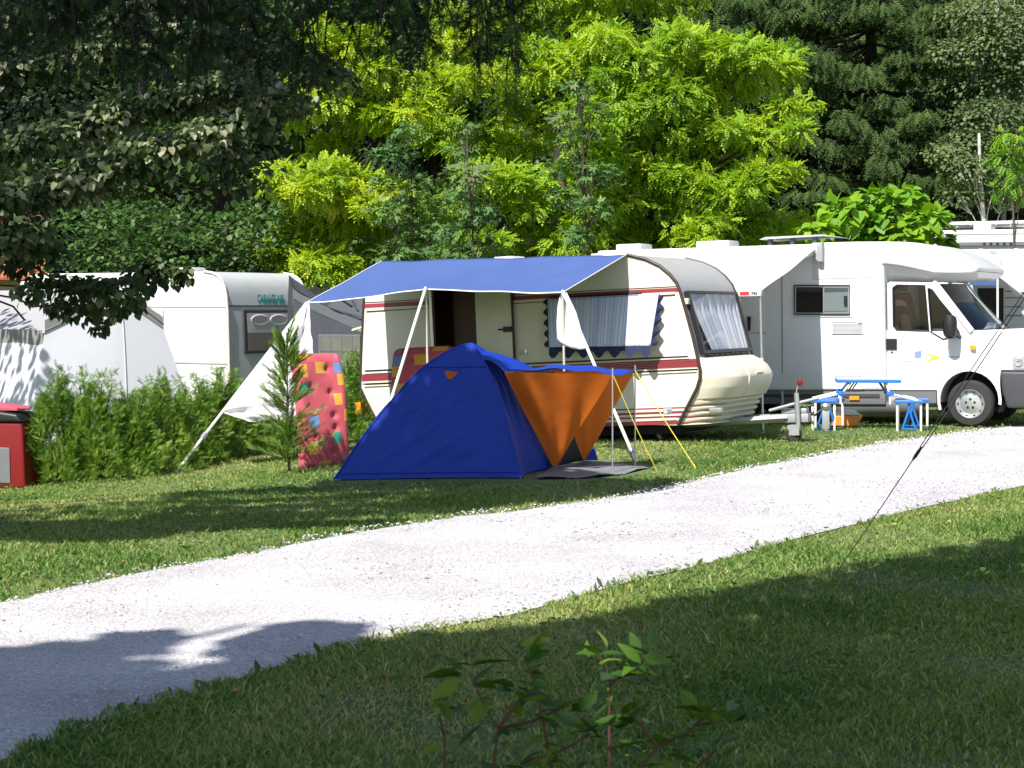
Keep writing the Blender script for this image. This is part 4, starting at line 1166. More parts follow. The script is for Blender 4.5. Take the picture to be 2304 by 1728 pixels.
V = [st_c + .19 * (math.cos(t) * np.array([0, 1, 0]) + math.sin(t) * np.array([-.55, 0, .83])) for t in np.linspace(0, 2 * math.pi, 25)]
tube('steering_wheel', V, .015, M['black'], mh, 6)
# mirror
mc = at3(1490, 830, -.12)
o = lathe('mirror', [(0, -.17), (.05, -.165), (.085, -.13), (.095, -.05), (.095, .07), (.08, .135), (.045, .165), (0, .17)], mc, (0.04, 0, 1), M['black'], mh, 20)
tube('mirror_arm', [np.array(mc) + [.05, .06, -.09], np.array(at3(1560, 905, CI)), np.array(at3(1575, 905, CI + .05))], .03, M['black'], o)
mk('mirror_glass', [np.array(mc) + [-.09, -.06, -.1], np.array(mc) + [-.09, .06, -.1], np.array(mc) + [-.09, .06, .1], np.array(mc) + [-.09, -.06, .1]], [(0, 1, 2, 3)], M['silver'], o)
# lights and markings
ml = prism('side_repeater', P([(1640, 962), (1680, 968), (1678, 1000), (1650, 998), (1637, 985)]), CI - .05, CI - .004, M['amber'], mh, .008)
hlp = prism('headlight', P([(1946, 1045), (2030, 1042), (2104, 1055), (2106, 1135), (1950, 1142), (1944, 1110)]), CI - .014, CI + .35, M['headlight'], mh, .02)
lathe('reflector', [(.02, .015), (.055, .02), (.065, .005)], at3(1990, 1090, CI - .012), (0, -1, 0), M['silver'], hlp, 16)
prism('marker_lamp', hl([(750, 1338), (822, 1338), (822, 1368), (750, 1368)]), .005, .03, M['amber'], mh, .008)
M['logo_blue'] = pm('pale_blue_print', (0.20, 0.25, 0.46), 0.4, 0.3, 4)
M['logo_yellow'] = pm('yellow_print_swoosh', (0.50, 0.46, 0.06), 0.4, 0.05)
prism('door_emblem', P([(1232, 1012), (1280, 1005), (1280, 1055), (1232, 1060)]), CI - .0125, CI - .009, M['logo_blue'], mh)
sw_o = [(1290, 1022), (1340, 1028), (1385, 1040), (1420, 1055), (1385, 1070), (1330, 1080), (1255, 1082)]
sw_i = [(1300, 1078), (1340, 1068), (1355, 1055), (1345, 1042), (1325, 1032)]
prism('door_emblem', P(sw_o + sw_i), CI - .0125, CI - .009, M['logo_yellow'], mh)
prism('door_emblem', P([(1145, 1084), (1230, 1082), (1230, 1086), (1145, 1088)]), CI - .0125, CI - .009, M['logo_blue'], mh)
tube('door_script', [(p[0], CI - .010, p[1]) for p in P([(1468, 1052), (1482, 1046), (1490, 1056), (1506, 1050), (1520, 1054), (1540, 1050), (1566, 1052)])], .005, M['skirt'], mh, 5)
# coach window, vents, door, seams
wpts = hl([(352, 528), (757, 528), (757, 738), (352, 738)])
cwn = prism('coach_window', wpts, -.022, .002, M['alu'], mh, .012)
prism('pane', hl([(366, 540), (562, 540), (562, 726), (366, 726)]), -.030, -.023, M['glass_dark'], cwn)
prism('pane', hl([(572, 544), (746, 544), (746, 720), (572, 720)]), -.030, -.023, M['glass'], cwn)
prism('blind', hl([(572, 580), (746, 575), (746, 716), (572, 716)]), -.0228, -.0222, M['sheet'], cwn)
prism('catch', hl([(718, 605), (740, 605), (740, 672), (718, 672)]), -.05, -.031, M['black'], cwn)
tube('frame_edge', [(p[0], -.026, p[1]) for p in wpts + wpts[:1]], .010, M['black'], cwn, 6)
prism('window_surround', hl([(338, 742), (776, 742), (770, 760), (345, 760)]), -.012, .002, M['white_grp'], mh)
vp = prism('fridge_vent', hl([(620, 797), (858, 797), (862, 888), (622, 888)]), -.010, .002, M['white_grp'], mh, .006)
for yy in range(806, 884, 9):
    prism('louvre', hl([(630, yy), (848, yy), (848, yy + 4), (630, yy + 4)]), -.018, -.009, M['white_grp'], vp)
prism('vent_edge', hl([(622, 797), (812, 796), (812, 800), (622, 801)]), -.014, -.009, M['skirt'], vp)
prism('vent_badge', hl([(818, 800), (848, 800), (848, 808), (818, 808)]), -.022, -.009, M['skirt'], vp)
vp = prism('service_hatch', hl([(630, 1195), (856, 1195), (856, 1285), (630, 1285)]), -.006, .002, M['white'], mh, .004)
prism('hatch_gap', hl([(630, 1194), (858, 1194), (858, 1198), (630, 1198)]), -.009, -.005, M['skirt'], vp)
for x0 in (248, 256):
    prism('body_seam', hl([(x0, 460), (x0 + 5, 460), (x0 + 8, 1170), (x0 + 3, 1170)]), -.006, .002, M['skirt'] if x0 > 250 else M['white'], mh)
for a_, b_, c_, d_ in ((575, 236, 1005, 234), (640, 1150, 1008, 1150)):
    prism('panel_joint', hl([(a_, b_), (c_, d_), (c_, d_ + 3.5), (a_, b_ + 3.5)]), -.005, .002, M['pale_grey'], mh)
prism('panel_joint', hl([(905, 492), (908, 492), (908, 1290), (905, 1290)]), -.004, .002, M['pale_grey'], mh)
cd = prism('entry_door', hl([(-130, 560), (130, 560), (130, 1290), (-130, 1290)]), -.012, .002, M['white'], mh, .006)
prism('handle', hl([(8, 755), (34, 755), (30, 860), (14, 860)]), -.045, -.013, M['black'], cd, .008)
prism('lower_seam', hl([(-130, 872), (150, 874), (150, 878), (-130, 876)]), -.016, -.011, M['skirt'], cd)
tube('waste_pipe', [(p[0], -.02, p[1]) for p in hl([(262, 1300), (268, 1380), (258, 1410), (225, 1430)])], .018, M['pale_grey'], mh, 8)
tube('gutter', [(p[0], -.006, p[1]) for p in hl([(575, 222), (640, 228), (700, 245), (745, 275)])], .006, M['pale_grey'], mh, 6)
# roof fittings
for (px0, px1, h_, v0) in ((1385, 1442, .09, .7), (1565, 1640, .09, .7)):
    a, b = H1.loc(px0, 548, v0)[0], H1.loc(px1, 548, v0)[0]
    box('roof_vent', a, b, v0, v0 + .5, roofw - .02, roofw + .12, M['white_grp'], mh, .03)
a, b = H1.loc(1722, 540, .8)[0], H1.loc(1890, 540, .8)[0]
sp_ = prism('solar_panel', [(a, roofw + .10), (b - .2, roofw + .12), (b, roofw + .10), (b - .2, roofw + .14), (a + .1, roofw + .135)], .5, 1.4, M['pale_grey'], mh)
for f in (.1, .4, .7): box('panel_foot', a + (b - a) * f, a + (b - a) * f + .06, .55, .65, roofw - .02, roofw + .105, M['dark_grey'], sp_)
# wind-out awning of the motorhome
ma = thing('motorhome_awning', 'white wind-out awning on the motorhome side with slim support leg', 'awning', H1)
ax0, az0 = H1.loc(1838, 562, -.05)
MD = -2.45
ox0, oz0 = H1.loc(1715, 653, MD)
LN = 3.6
def mawn(i, j):
    u = ax0 + (ox0 - ax0) * j - LN * i; w = az0 + .02 + (oz0 - az0 - .02) * j - .012 * math.sin(math.pi * j)
    return (u, -.06 + (MD + .06) * j, w + .008 * math.sin(9 * j + 4 * i))
grid_sheet('canopy', mawn, 20, 12, M['sheet'], ma, thick=.004)
box('front_rail', ox0 - LN, ox0, MD - .05, MD + .03, oz0 - .08, oz0 + .01, M['white_grp'], ma, .015)
box('cassette', ax0 - LN, ax0 + .02, -.12, -.002, az0 - .06, az0 + .06, M['white_grp'], ma, .03)
prism('arm_bracket', [(ax0 - .03, az0 - .12), (ax0 + .03, az0 - .18), (ax0 + .09, az0 - .18), (ax0 + .10, az0 + .12), (ax0 + .02, az0 + .06)], -.11, -.003, M['galv'], ma, .01)
tube('folding_arm', [(ax0 - .05, -.08, az0 - .06), (ax0 - .7, MD * .5, (az0 + oz0) / 2 - .1), (ox0 - .1, MD, oz0 - .03)], .02, M['pole_white'], ma)
b_ = H1.W((ox0 - .03, MD, 0)); q = H1.l((b_[0], b_[1], 0))
tube('support_leg', [(ox0 - .03, MD, oz0 - .05), q], .018, M['alu'], ma)
q = np.array([ox0 - .03, MD, oz0 - .05]) + (q - np.array([ox0 - .03, MD, oz0 - .05])) * .47
lathe('leg_clamp', [(0, -.02), (.03, -.02), (.03, .02), (0, .02)], q, (0, 0, 1), M['white_grp'], ma, 10)
M['red_print'] = pm('red_print', (.55, .03, .03), .5)
box('rail_badge', ox0 - .30, ox0 - .17, MD - .054, MD - .049, oz0 - .06, oz0 - .015, M['red_print'], ma)

def text(name, body_, size, mat, parent, frame_loc, right, up_, bold=False, sx=1.0):
    cu_ = bpy.data.curves.new(name, 'FONT'); cu_.body = body_; cu_.size = size; cu_.extrude = 0.002
    if bold: cu_.offset = size * .025
    cu_.materials.append(mat)
    tmp = bpy.data.objects.new(name + '_curve', cu_); COL.objects.link(tmp)
    dg = bpy.context.evaluated_depsgraph_get()
    me = bpy.data.meshes.new_from_object(tmp.evaluated_get(dg))
    bpy.data.objects.remove(tmp)
    r_ = np.array(right, float); u_ = np.array(up_, float); n_ = np.cross(r_, u_)
    for v in me.vertices:
        c = v.co; v.co = Vector(np.array(frame_loc) + r_ * c.x * sx + u_ * c.y + n_ * c.z)
    me.materials.clear(); me.materials.append(mat)
    o = bpy.data.objects.new(name, me); COL.objects.link(o); o.parent = parent
    return o
text('rail_lettering', 'F45', .055, M['dark_grey'], ma, (ox0 - .135, MD - .053, oz0 - .058), (1, 0, 0), (0, 0, 1), True)

# ------------------------------------------------------------------ folding picnic table with four seats
T1 = Frame(np.array([*at(1955, HY, 26.0)[:2], 0]), 8)
def tl_(px, py, v=0.0): return T1.loc(px, py, v)
pt = thing('picnic_table', 'folding blue picnic table with attached seats beside the motorhome', 'table', T1)
a, b = tl_(1881, 865), tl_(2027, 858)
tz = .66
box('table_top', a[0], b[0], -.1, .62, tz, tz + .045, M['blue_plastic'], pt, .012)
box('top_edge', a[0] + .02, b[0] - .02, -.085, .6, tz + .045, tz + .052, pm('pale_blue_laminate', (.35, .48, .7), .3), pt)
seatz = .385
for sg, (pa, pb) in ((-1, (1826, 1906)), (1, (2008, 2088))):
    ua, ub2 = tl_(pa, 905)[0], tl_(pb, 905)[0]
    for k, v in enumerate((-.22, .34)):
        dx = .13 * k
        sx0, sx1 = (ua - .02, ua + .34) if sg < 0 else (ub2 - .46, ub2 - .08)
        s_ = box('seat', sx0 + dx * .4, sx1 + dx, v, v + .30, seatz, seatz + .035, M['blue_plastic'], pt, .012)
        for fu in (sx0 + dx * .4 + .03, sx1 + dx - .03):
            box('seat_leg', fu - .015, fu + .015, v + .03, v + .06, 0, seatz, M['pole_white'], s_, .004)
        um = (sx0 + sx1) / 2 + dx * .7
        mb = MB(); 
        for d_ in (-1, 1): mb.tube([(um, v + .045, .30), (um + d_ * .09, v + .045, .02)], .016, 6)
        mb.tube([(um - .09, v + .045, .03), (um + .09, v + .045, .03)], .014, 6); mb.tube([(um, v + .045, .29), (um, v + .045, seatz)], .02, 8)
        mb.build('seat_brace', M['blue_plastic'], s_)
    for v in (-.06, .52):
        ut = a[0] + .2 if sg < 0 else b[0] - .2
        us = (ua + .40) if sg < 0 else (ub2 - .52)
        tube('table_leg', [(ut, v, tz), (us, v, seatz + .10), (us, v, seatz - .02)], .017, M['pole_white'], pt)
        tube('brace', [(ut + (-.0) * sg, v, tz - .01), (us + sg * .28, v, seatz + .04)], .012, M['pole_white'], pt) if False else None
        tube('seat_arm', [(us - sg * .02, v, seatz + .13), (us + sg * .38, v, seatz + .03)], .016, M['pole_white'], pt)
        tube('strut', [(ut - sg * .12 + sg * .12, v, seatz + .15), ((a[0] + b[0]) / 2 + sg * .16, v, tz)], .010, M['dark_grey'], pt)
        q = (us, v, seatz + .13); box('hinge', q[0] - .05, q[0] + .05, v - .03, v + .03, q[2] - .03, q[2] + .03, M['blue_plastic'], pt, .01)
# crate and pump under the table
ob = thing('storage_tub', 'orange tub with white lid on the grass under the picnic table', 'tub', T1)
q = tl_(1905, 945, .75)
prism('tub', [(q[0] - .22, .02), (q[0] + .14, .02), (q[0] + .22, .17), (q[0] - .22, .17)], .5, .8, M['orange_plastic'], ob, .02)
prism('lid', [(q[0] - .23, .172), (q[0] + .2, .172), (q[0] + .1, .24), (q[0] - .14, .25)], .51, .79, M['sheet'], ob, .03)
gp = thing('gas_cooker', 'small metal camping cooker with black hose beside the caravan drawbar', 'cooker', T1)
q = tl_(1858, 925, -.3)
lathe('burner', [(.0, .05), (.06, .05), (.075, .02), (.06, -.03), (.03, -.05), (0, -.05)], (q[0], -.3, .33), (0, 0, 1), M['alu'], gp, 18)
box('stand', q[0] - .05, q[0] + .05, -.34, -.26, 0, .29, M['galv'], gp, .01)
tube('hose', [(q[0] - .05, -.3, .30), (q[0] - .15, -.32, .22), (q[0] - .24, -.3, .26), (q[0] - .25, -.28, .34), (q[0] - .16, -.28, .36)], .018, M['black'], gp)

# ------------------------------------------------------------------ caravan at the back left, with lettering
C2 = Frame(np.array([*at(517, HY, 31.0)[:2], -.25]), 32)
c2 = thing('caravan', 'white caravan with teal lettering on its shaded end, behind the hedge', 'caravan', C2)
cl2 = lambda pts, v=0.0: [C2.loc(a, b, v) for a, b in pts]
pr2 = cl2([(517, 905), (516, 860), (512, 700), (509, 665), (505, 645), (499, 630), (490, 620), (478, 614), (460, 611)])
tw2 = pr2[-1][1]
full = [(-5.0, .45)] + [(-5.0, tw2 - .5), (-4.9, tw2 - .15), (-4.6, tw2)] + pr2[::-1]
mk('side_wall', [(p[0], 0, p[1]) for p in full], [tuple(range(len(full)))[::-1]], M['white'], c2)
mk('far_wall', [(p[0], 2.1, p[1]) for p in full], [tuple(range(len(full)))], M['white'], c2)
V = [(p[0], v, p[1]) for p in full for v in (0, 2.1)]
n = len(full)
upper = [i for i in range(n - 1) if i < 4]
o = mk('roof', V[:10], [(2 * i, 2 * i + 1, 2 * i + 3, 2 * i + 2) for i in range(0, 4)], M['white'], c2); shade_auto(o, 60)
o = mk('end_panel', V[8:], [(2 * i, 2 * i + 1, 2 * i + 3, 2 * i + 2) for i in range(0, n - 5)], M['pale_grey'], c2); shade_auto(o, 60)  # white end coloured grey, the shade on it put into the colour
for v in (0.0, 2.1):
    tube('edge_trim', [(p[0], v, p[1]) for p in pr2], .025, M['cream_plastic'], c2)
for py in (690, 817):
    q = C2.loc(480, py)[1]; box('side_seam', -4.9, pr2[1][0] - .02, -.012, .001, q - .012, q + .012, M['pale_grey'], c2)
q = C2.loc(515, 688)
ue = lambda w: float(np.interp(w, [p[1] for p in pr2], [p[0] for p in pr2]))
wz0, wz1 = C2.loc(515, 797)[1], C2.loc(513, 697)[1]
box('end_seam', ue(q[1]) - .02, ue(q[1]) + .012, .04, 2.06, q[1] - .012, q[1] + .012, M['skirt'], c2)
ew = prism('end_window', [(ue(wz0) - .02, wz0), (ue(wz0) + .03, wz0), (ue(wz1) + .03, wz1), (ue(wz1) - .02, wz1)], .38, 1.72, M['dark_grey'], c2, .012)
M['net'] = pm('net_curtain', (.42, .37, .37), .9, .08, 3)
prism('curtain', [(ue(wz0) + .031, wz0 + .35), (ue(wz0) + .034, wz0 + .35), (ue(wz1) + .034, wz1 - .06), (ue(wz1) + .031, wz1 - .06)], .46, 1.64, M['net'], ew)
for k in range(2):
    cx = .78 + .5 * k
    tube('curtain_scallop', [(ue(wz1) + .045, cx + .22 * math.cos(t), wz1 - .17 + .08 * math.sin(t)) for t in np.linspace(0, 2 * math.pi, 20)], .014, M['sheet'], ew, 5)
prism('lower_pane', [(ue(wz0) + .031, wz0 + .06), (ue(wz0) + .034, wz0 + .06), (ue(wz0) + .036, wz0 + .34), (ue(wz0) + .031, wz0 + .34)], .46, 1.64, M['wood_dark'], ew)
prism('pane', [(ue(wz0) + .055, wz0 + .05), (ue(wz0) + .06, wz0 + .05), (ue(wz1) + .06, wz1 - .05), (ue(wz1) + .055, wz1 - .05)], .43, 1.67, M['film'], ew)
tz_ = C2.loc(512, 681)[1]
tsl = np.array([ue(tz_ + .1) - ue(tz_), 0, .1]); tsl /= np.linalg.norm(tsl)
text('lettering', 'CARAVELAIR', .20, M['teal'], c2, (ue(tz_) + .012, .78, tz_), (0, 1, 0), tsl, True, 0.62)
lb = np.array([ue(tz_) + .012, 1.78, tz_])
mk('emblem', [lb + np.array([0, 0, 0]) + tsl * .15, lb + [0, .20, 0] + tsl * .15, lb + [0, .11, 0] + tsl * .10, lb + [0, .20, 0] + tsl * .09, lb + [0, .10, 0] + tsl * .0, lb + [0, .05, 0] + tsl * .08], [(0, 4, 2, 1), (2, 4, 3), (0, 5, 4)], M['teal'], c2)
a, b = C2.loc(326, 697), C2.loc(369, 790)
sw2 = box('side_window', a[0], b[0], -.03, .0, b[1], a[1], M['pale_grey'], c2, .01)
box('pane', a[0] + .05, b[0] - .05, -.034, -.031, b[1] + .05, a[1] - .06, M['net'], sw2)
u = C2.loc(418, 610, .6)[0]; box('roof_vent', u - .2, u + .2, .5, .9, tw2 - .02, tw2 + .09, M['white_grp'], c2, .03)
box('underframe', -4.6, -.2, .2, 1.9, .3, .46, M['dark_inside'], c2)
for v in (.15, 1.95):
    w_ = wheel(c2, (-2.4, v, .31), (0, -1, 0), .31, .18, .17, None)
    lathe('rim', [(0, .04), (.1, .05), (.18, .08)], (-2.4, v, .31), (0, -1, 0), M['silver'], w_, 20)
for u in (-.5, -4.5): tube('corner_steady', [(u, .4, .32), (u, .4, 0)], .03, M['galv'], c2)

# pale frame tent in front of that caravan
F1 = Frame(np.array([*at(100, HY, 27.2)[:2], -.33]), 56)
ft = thing('frame_tent', 'pale canvas frame tent with grey roof band at the far left', 'tent', F1)
e0 = np.array([0, 0, F1.loc(100, 746)[1]])
zt = e0[2]
def rp(px, py, v): q = F1.loc(px, py, v); return np.array([q[0], v, q[1]])
# right end wall lies in the plane u = 0 and leans out at the foot
def endpt(px, py):
    d = ray(px, py); c = np.array([0, 0, EYE]); t = np.dot(F1.o - c, F1.u) / np.dot(d, F1.u)
    return F1.l(c + t * d)
pk, ee = endpt(262, 672), endpt(366, 738)
ft_b, ee_b = endpt(150, 900), endpt(452, 885)
end = [np.array([0, 0, zt]), endpt(180, 708), pk, endpt(316, 703), ee]
low0, low1 = np.array([.25, -.35, 0.0]), np.array([.3, ee[1] + .55, 0.0])
def endwall(i, j):
    tt = i * (len(end) - 1); k = min(len(end) - 2, int(tt)); top = end[k] + (end[k + 1] - end[k]) * (tt - k)
    bot = low0 + (low1 - low0) * i
    p = top + (bot - top) * j
    p[0] += .05 * math.sin(math.pi * j) * math.sin(i * math.pi)
    return tuple(p)
grid_sheet('end_wall', endwall, 24, 14, M['canvas'], ft)
def roofband(i, j):
    tt = i * (len(end) - 1); k = min(len(end) - 2, int(tt)); top = end[k] + (end[k + 1] - end[k]) * (tt - k)
    return tuple(top + np.array([.012, 0, .004 - (.17) * j]) + np.array([0.002 * j, 0, .16 - .0 * i]))
grid_sheet('gable_band', roofband, 24, 3, M['canvas_grey'], ft)
def frontwall(i, j):
    top = np.array([-6 * i, 0, zt - .02]); bot = np.array([-6 * i + .25 * (1 - i), -.35, 0])
    p = top + (bot - top) * j; p[1] += .03 * math.sin(i * 25) * j
    return tuple(p)
grid_sheet('front_wall', frontwall, 30, 8, M['canvas'], ft)
def roof_f(i, j):
    a = np.array([-6 * i + .03, -.03, zt + .0]); b = np.array([-6 * i + .03, pk[1], pk[2] + .16])
    p = a + (b - a) * j; p[2] -= .05 * math.sin(math.pi * j); return tuple(p)
grid_sheet('roof', roof_f, 20, 8, M['roof_canvas'], ft)
def roof_b(i, j):
    a = np.array([-6 * i + .03, pk[1], pk[2] + .16]); b = np.array([-6 * i + .03, ee[1] + .02, ee[2] + .05])
    return tuple(a + (b - a) * j)
grid_sheet('roof', roof_b, 20, 6, M['roof_canvas'], ft)
def band_f(i, j): return (-6 * i + .02, -.035, zt + .02 - .22 * j)
grid_sheet('fascia', band_f, 20, 2, M['canvas_grey'], ft)
tube('seam', [np.array(endwall(.55, j / 8)) + [.012, 0, 0] for j in range(9)], .008, M['canvas'], ft, 5)

# slate awning tent and the caravan behind it
F2 = Frame(np.array([*at(666, HY, 29.5)[:2], -.17]), 22)
at_ = thing('awning_tent', 'dark slate awning tent with clear window behind the mattress', 'tent', F2)
f2 = lambda px, py, v=0.0: (lambda q: np.array([q[0], v, q[1]]))(F2.loc(px, py, v))
lo_e = [(660, 648), (700, 672), (750, 696), (790, 712), (832, 728)]; hi_e = [(650, 618), (694, 652), (750, 685), (790, 703), (832, 720)]
def edge_pt(L_, i, v):
    q = np.linspace(0, 1, len(L_)); a = np.array(L_, float); return f2(np.interp(i, q, a[:, 0]), np.interp(i, q, a[:, 1]), v)
def fw2(i, j):
    a = edge_pt(lo_e, i, 0.0); b = np.array([a[0], -.15, 0])
    p = a + (b - a) * j; p[1] += .02 * math.sin(14 * i + 2 * j); return tuple(p)
grid_sheet('front_wall', fw2, 24, 14, M['slate'], at_)
def rf2(i, j):
    a = edge_pt(lo_e, i, -.03); b = edge_pt(hi_e, i, 1.3)
    p = a + (b - a) * j; p[2] -= .05 * math.sin(math.pi * j) - .012 * math.sin(26 * i + 3 * j) * j; return tuple(p)
grid_sheet('roof', rf2, 24, 12, M['slate'], at_)
tl2 = edge_pt(lo_e, 0, 0.0); rt = edge_pt(hi_e, 0, 1.3)
mk('side_wall', [tl2, rt, np.array([rt[0] - .1, 1.3, 0]), np.array([tl2[0] - .05, -.15, 0])], [(0, 1, 2, 3)], M['slate'], at_)
def trim2(i, j):
    p = np.array(fw2(i, 0)); return tuple(p + [0, -.02, -.16 * j])
grid_sheet('valance', trim2, 20, 2, M['slate_light'], at_)
w0, w1 = f2(716, 752, -.12), f2(812, 800, -.12)
aw2 = prism('clear_window', [(w0[0], w1[2] - .25), (w1[0], w1[2] - .25), (w1[0], w0[2]), (w0[0], w0[2])], -.14, -.10, M['slate_light'], at_, .02)
prism('pane', [(w0[0] + .05, w1[2] - .22), (w1[0], w1[2] - .22), (w1[0], w0[2] - .04), (w0[0] + .05, w0[2] - .04)], -.150, -.142, pm('clear_film', (.13, .13, .115), .15, .45, 3), aw2)
for k in range(1, 4): 
    u = w0[0] + .05 + (w1[0] - w0[0]) * k / 4; box('window_bar', u - .006, u + .006, -.156, -.151, w1[2] - .22, w0[2] - .04, M['slate_light'], aw2)
q = f2(740, 790, -.12)[2]; box('window_bar', w0[0] + .05, w1[0], -.157, -.151, q - .006, q + .006, M['slate_light'], aw2)
for (pa, pb) in (((745, 660), (792, 690)), ((790, 668), (806, 700)), ((760, 672), (800, 650))):
    tube('tension_strap', [f2(*pa, .3), f2(*pb, .2)], .02, M['black'], at_, 6)
mk('rear_panel', [f2(735, 690, .6), f2(775, 650, .6), f2(840, 650, .6), f2(840, 720, .6)], [(0, 1, 2, 3)], M['slate_light'], at_)

C3 = Frame(np.array([*at(735, HY, 36)[:2], -.17]), 24)
c3 = thing('caravan', 'white caravan roof with small chimney showing above the slate awning tent', 'caravan', C3)
c3l = lambda px, py, v=0.0: C3.loc(px, py, v)
p3 = [c3l(668, 900), c3l(672, 665), c3l(682, 645), c3l(700, 632), c3l(725, 624), (3.4, c3l(760, 622)[1]), (3.6, .5)]
prism('body', p3, 0, 2.1, M['white'], c3, .06, 3, True)
u, w = c3l(791, 622, .8)
c_ = lathe('chimney', [(.045, -.05), (.045, .16), (.075, .17), (.075, .24), (0, .25)], (u, .8, w), (0, 0, 1), M['alu'], c3, 14)
for v in (.15, 1.95):
    w_ = wheel(c3, (1.6, v, .31), (0, -1, 0), .31, .18, .17, None); lathe('rim', [(0, .04), (.18, .08)], (1.6, v, .31), (0, -1, 0), M['silver'], w_, 16)
box('window', .9, 2.0, -.02, .001, 1.2, 1.8, M['glass_dark'], c3, .01)

# ------------------------------------------------------------------ vehicles behind the motorhome on the right
H2 = Frame(np.array([*at(2304, HY, 37.0)[:2], 0]), 20)
m2 = thing('motorhome', 'tall white motorhome with roof rails behind the other motorhome', 'motorhome', H2)
h2 = lambda px, py, v=0.0: H2.loc(px, py, v)
zr = h2(2200, 517)[1]
prism('body', [(h2(2098, 600)[0], .5), (3.4, .5), (3.4, zr - .3), (3.1, zr + .02), (h2(2120, 540)[0], zr), (h2(2100, 540)[0], zr - .1)], 0, 2.2, M['white'], m2, .05, 3, True)
box('body_seam', h2(2110, 545)[0], 3.2, -.012, .001, h2(2200, 525)[1] - .02, h2(2200, 525)[1], M['pale_grey'], m2)
q = h2(2200, 546)[1]; box('roof_gutter', h2(2130, 546)[0], 3.3, -.06, .001, q - .06, q + .01, M['skirt'], m2)
for k in range(5):
    u, w = h2(2215 + 15 * k, 549, -.03); lathe('vent_hole', [(0, .004), (.03, .003), (.033, 0)], (u, -.058, w), (0, -1, 0), M['black'], m2, 12)
rr = MB()
for v in (.25, 1.9):
    rr.tube([(h2(2090, 503, .25)[0], v, zr + .14), (3.2, v, zr + .17)], .035, 8)
rail = rr.build('roof_rail', M['white_grp'], m2)
for u in np.linspace(h2(2095, 503)[0] + .1, 3.0, 6): box('rail_post', u - .04, u + .04, .2, .3, zr - .01, zr + .14, M['white_grp'], rail)
box('roof_box', h2(2185, 510)[0], h2(2225, 510)[0], .4, 1.2, zr - .01, zr + .13, M['white_grp'], m2, .03)
for u in (-.5, 2.6):
    w_ = wheel(m2, (u, .12, .34), (0, -1, 0), .34, .2, .2, None); lathe('rim', [(0, .04), (.2, .09)], (u, .12, .34), (0, -1, 0), M['silver'], w_, 16)

H3 = Frame(np.array([*at(2304, HY, 31.0)[:2], 0]), 26)
m3 = thing('caravan', 'white caravan with roof hatches partly hidden behind the motorhome cab', 'caravan', H3)
h3 = lambda px, py, v=0.0: H3.loc(px, py, v)
z3 = h3(2270, 572)[1]
prism('body', [(h3(2130, 800)[0], .4), (2.2, .4), (2.2, z3 - .5), (1.9, z3 - .1), (1.5, z3), (h3(2160, 572)[0], z3), (h3(2132, 590)[0], z3 - .15)], 0, 2.1, M['white_grp'], m3, .06, 3, True)
for p0_, p1_ in ((2180, 2235), (2262, 2310)):
    a, b = h3(p0_, 565, .6)[0], h3(p1_, 565, .6)[0]
    prism('roof_hatch', [(a, z3 - .02), (b, z3 - .02), (b - .05, z3 + .08), ((a + b) / 2, z3 + .12), (a + .1, z3 + .06)], .5, 1.1, M['white_grp'], m3, .02)
dk = box('entry', h3(2200, 700)[0], h3(2258, 700)[0], -.012, .001, .5, h3(2240, 648)[1], M['dark_inside'], m3)  # dark panel on the wall, shade of the door area put into colour
for py in (655, 670, 690, 710):
    q = h3(2285, py)[1]; box('panel_seam', h3(2262, py)[0], h3(2300, py)[0], -.010, .001, q - .008, q + .008, M['skirt'], m3)
for v in (.15, 1.95):
    w_ = wheel(m3, (.8, v, .31), (0, -1, 0), .31, .18, .17, None); lathe('rim', [(0, .04), (.18, .08)], (.8, v, .31), (0, -1, 0), M['silver'], w_, 16)
ca = thing('awning', 'white canopy with blue valance over the entry of the caravan at far right', 'awning', H3)
q0, q1 = h3(2172, 580, -.03), h3(2252, 580, -.03)
o0, o1 = h3(2178, 622, -1.6), h3(2246, 628, -1.6)
def can(i, j):
    p = np.array([q0[0] + (q1[0] - q0[0]) * i, -.03, z3 - .06]); q = np.array([o0[0] + (o1[0] - o0[0]) * i, -1.6, o0[1]])
    r_ = p + (q - p) * j; r_[2] += .10 * math.sin(math.pi * j); return tuple(r_)
grid_sheet('canopy', can, 14, 10, M['sheet'], ca, thick=.003)
def val(i, j): return (o0[0] + (o1[0] - o0[0]) * i, -1.61, o0[1] - .14 * j)
grid_sheet('valance', val, 10, 2, M['awning_blue'], ca)
def sidec(i, j):
    a = np.array(can(1.0, i)); b = np.array([a[0] + .35 + .1 * math.sin(20 * i), a[1], a[2] - .55 + .2 * i])
    p = a + (b - a) * j; p[0] += .06 * math.sin(22 * i) * j; return tuple(p)
grid_sheet('side_curtain', sidec, 24, 8, M['canvas'], ca)
for i in (0.02, .98):
    p = np.array(can(i, 1.0)); b = H3.W(p); tube('support_pole', [p, H3.l((b[0], b[1], 0))], .018, M['pole_white'], ca)

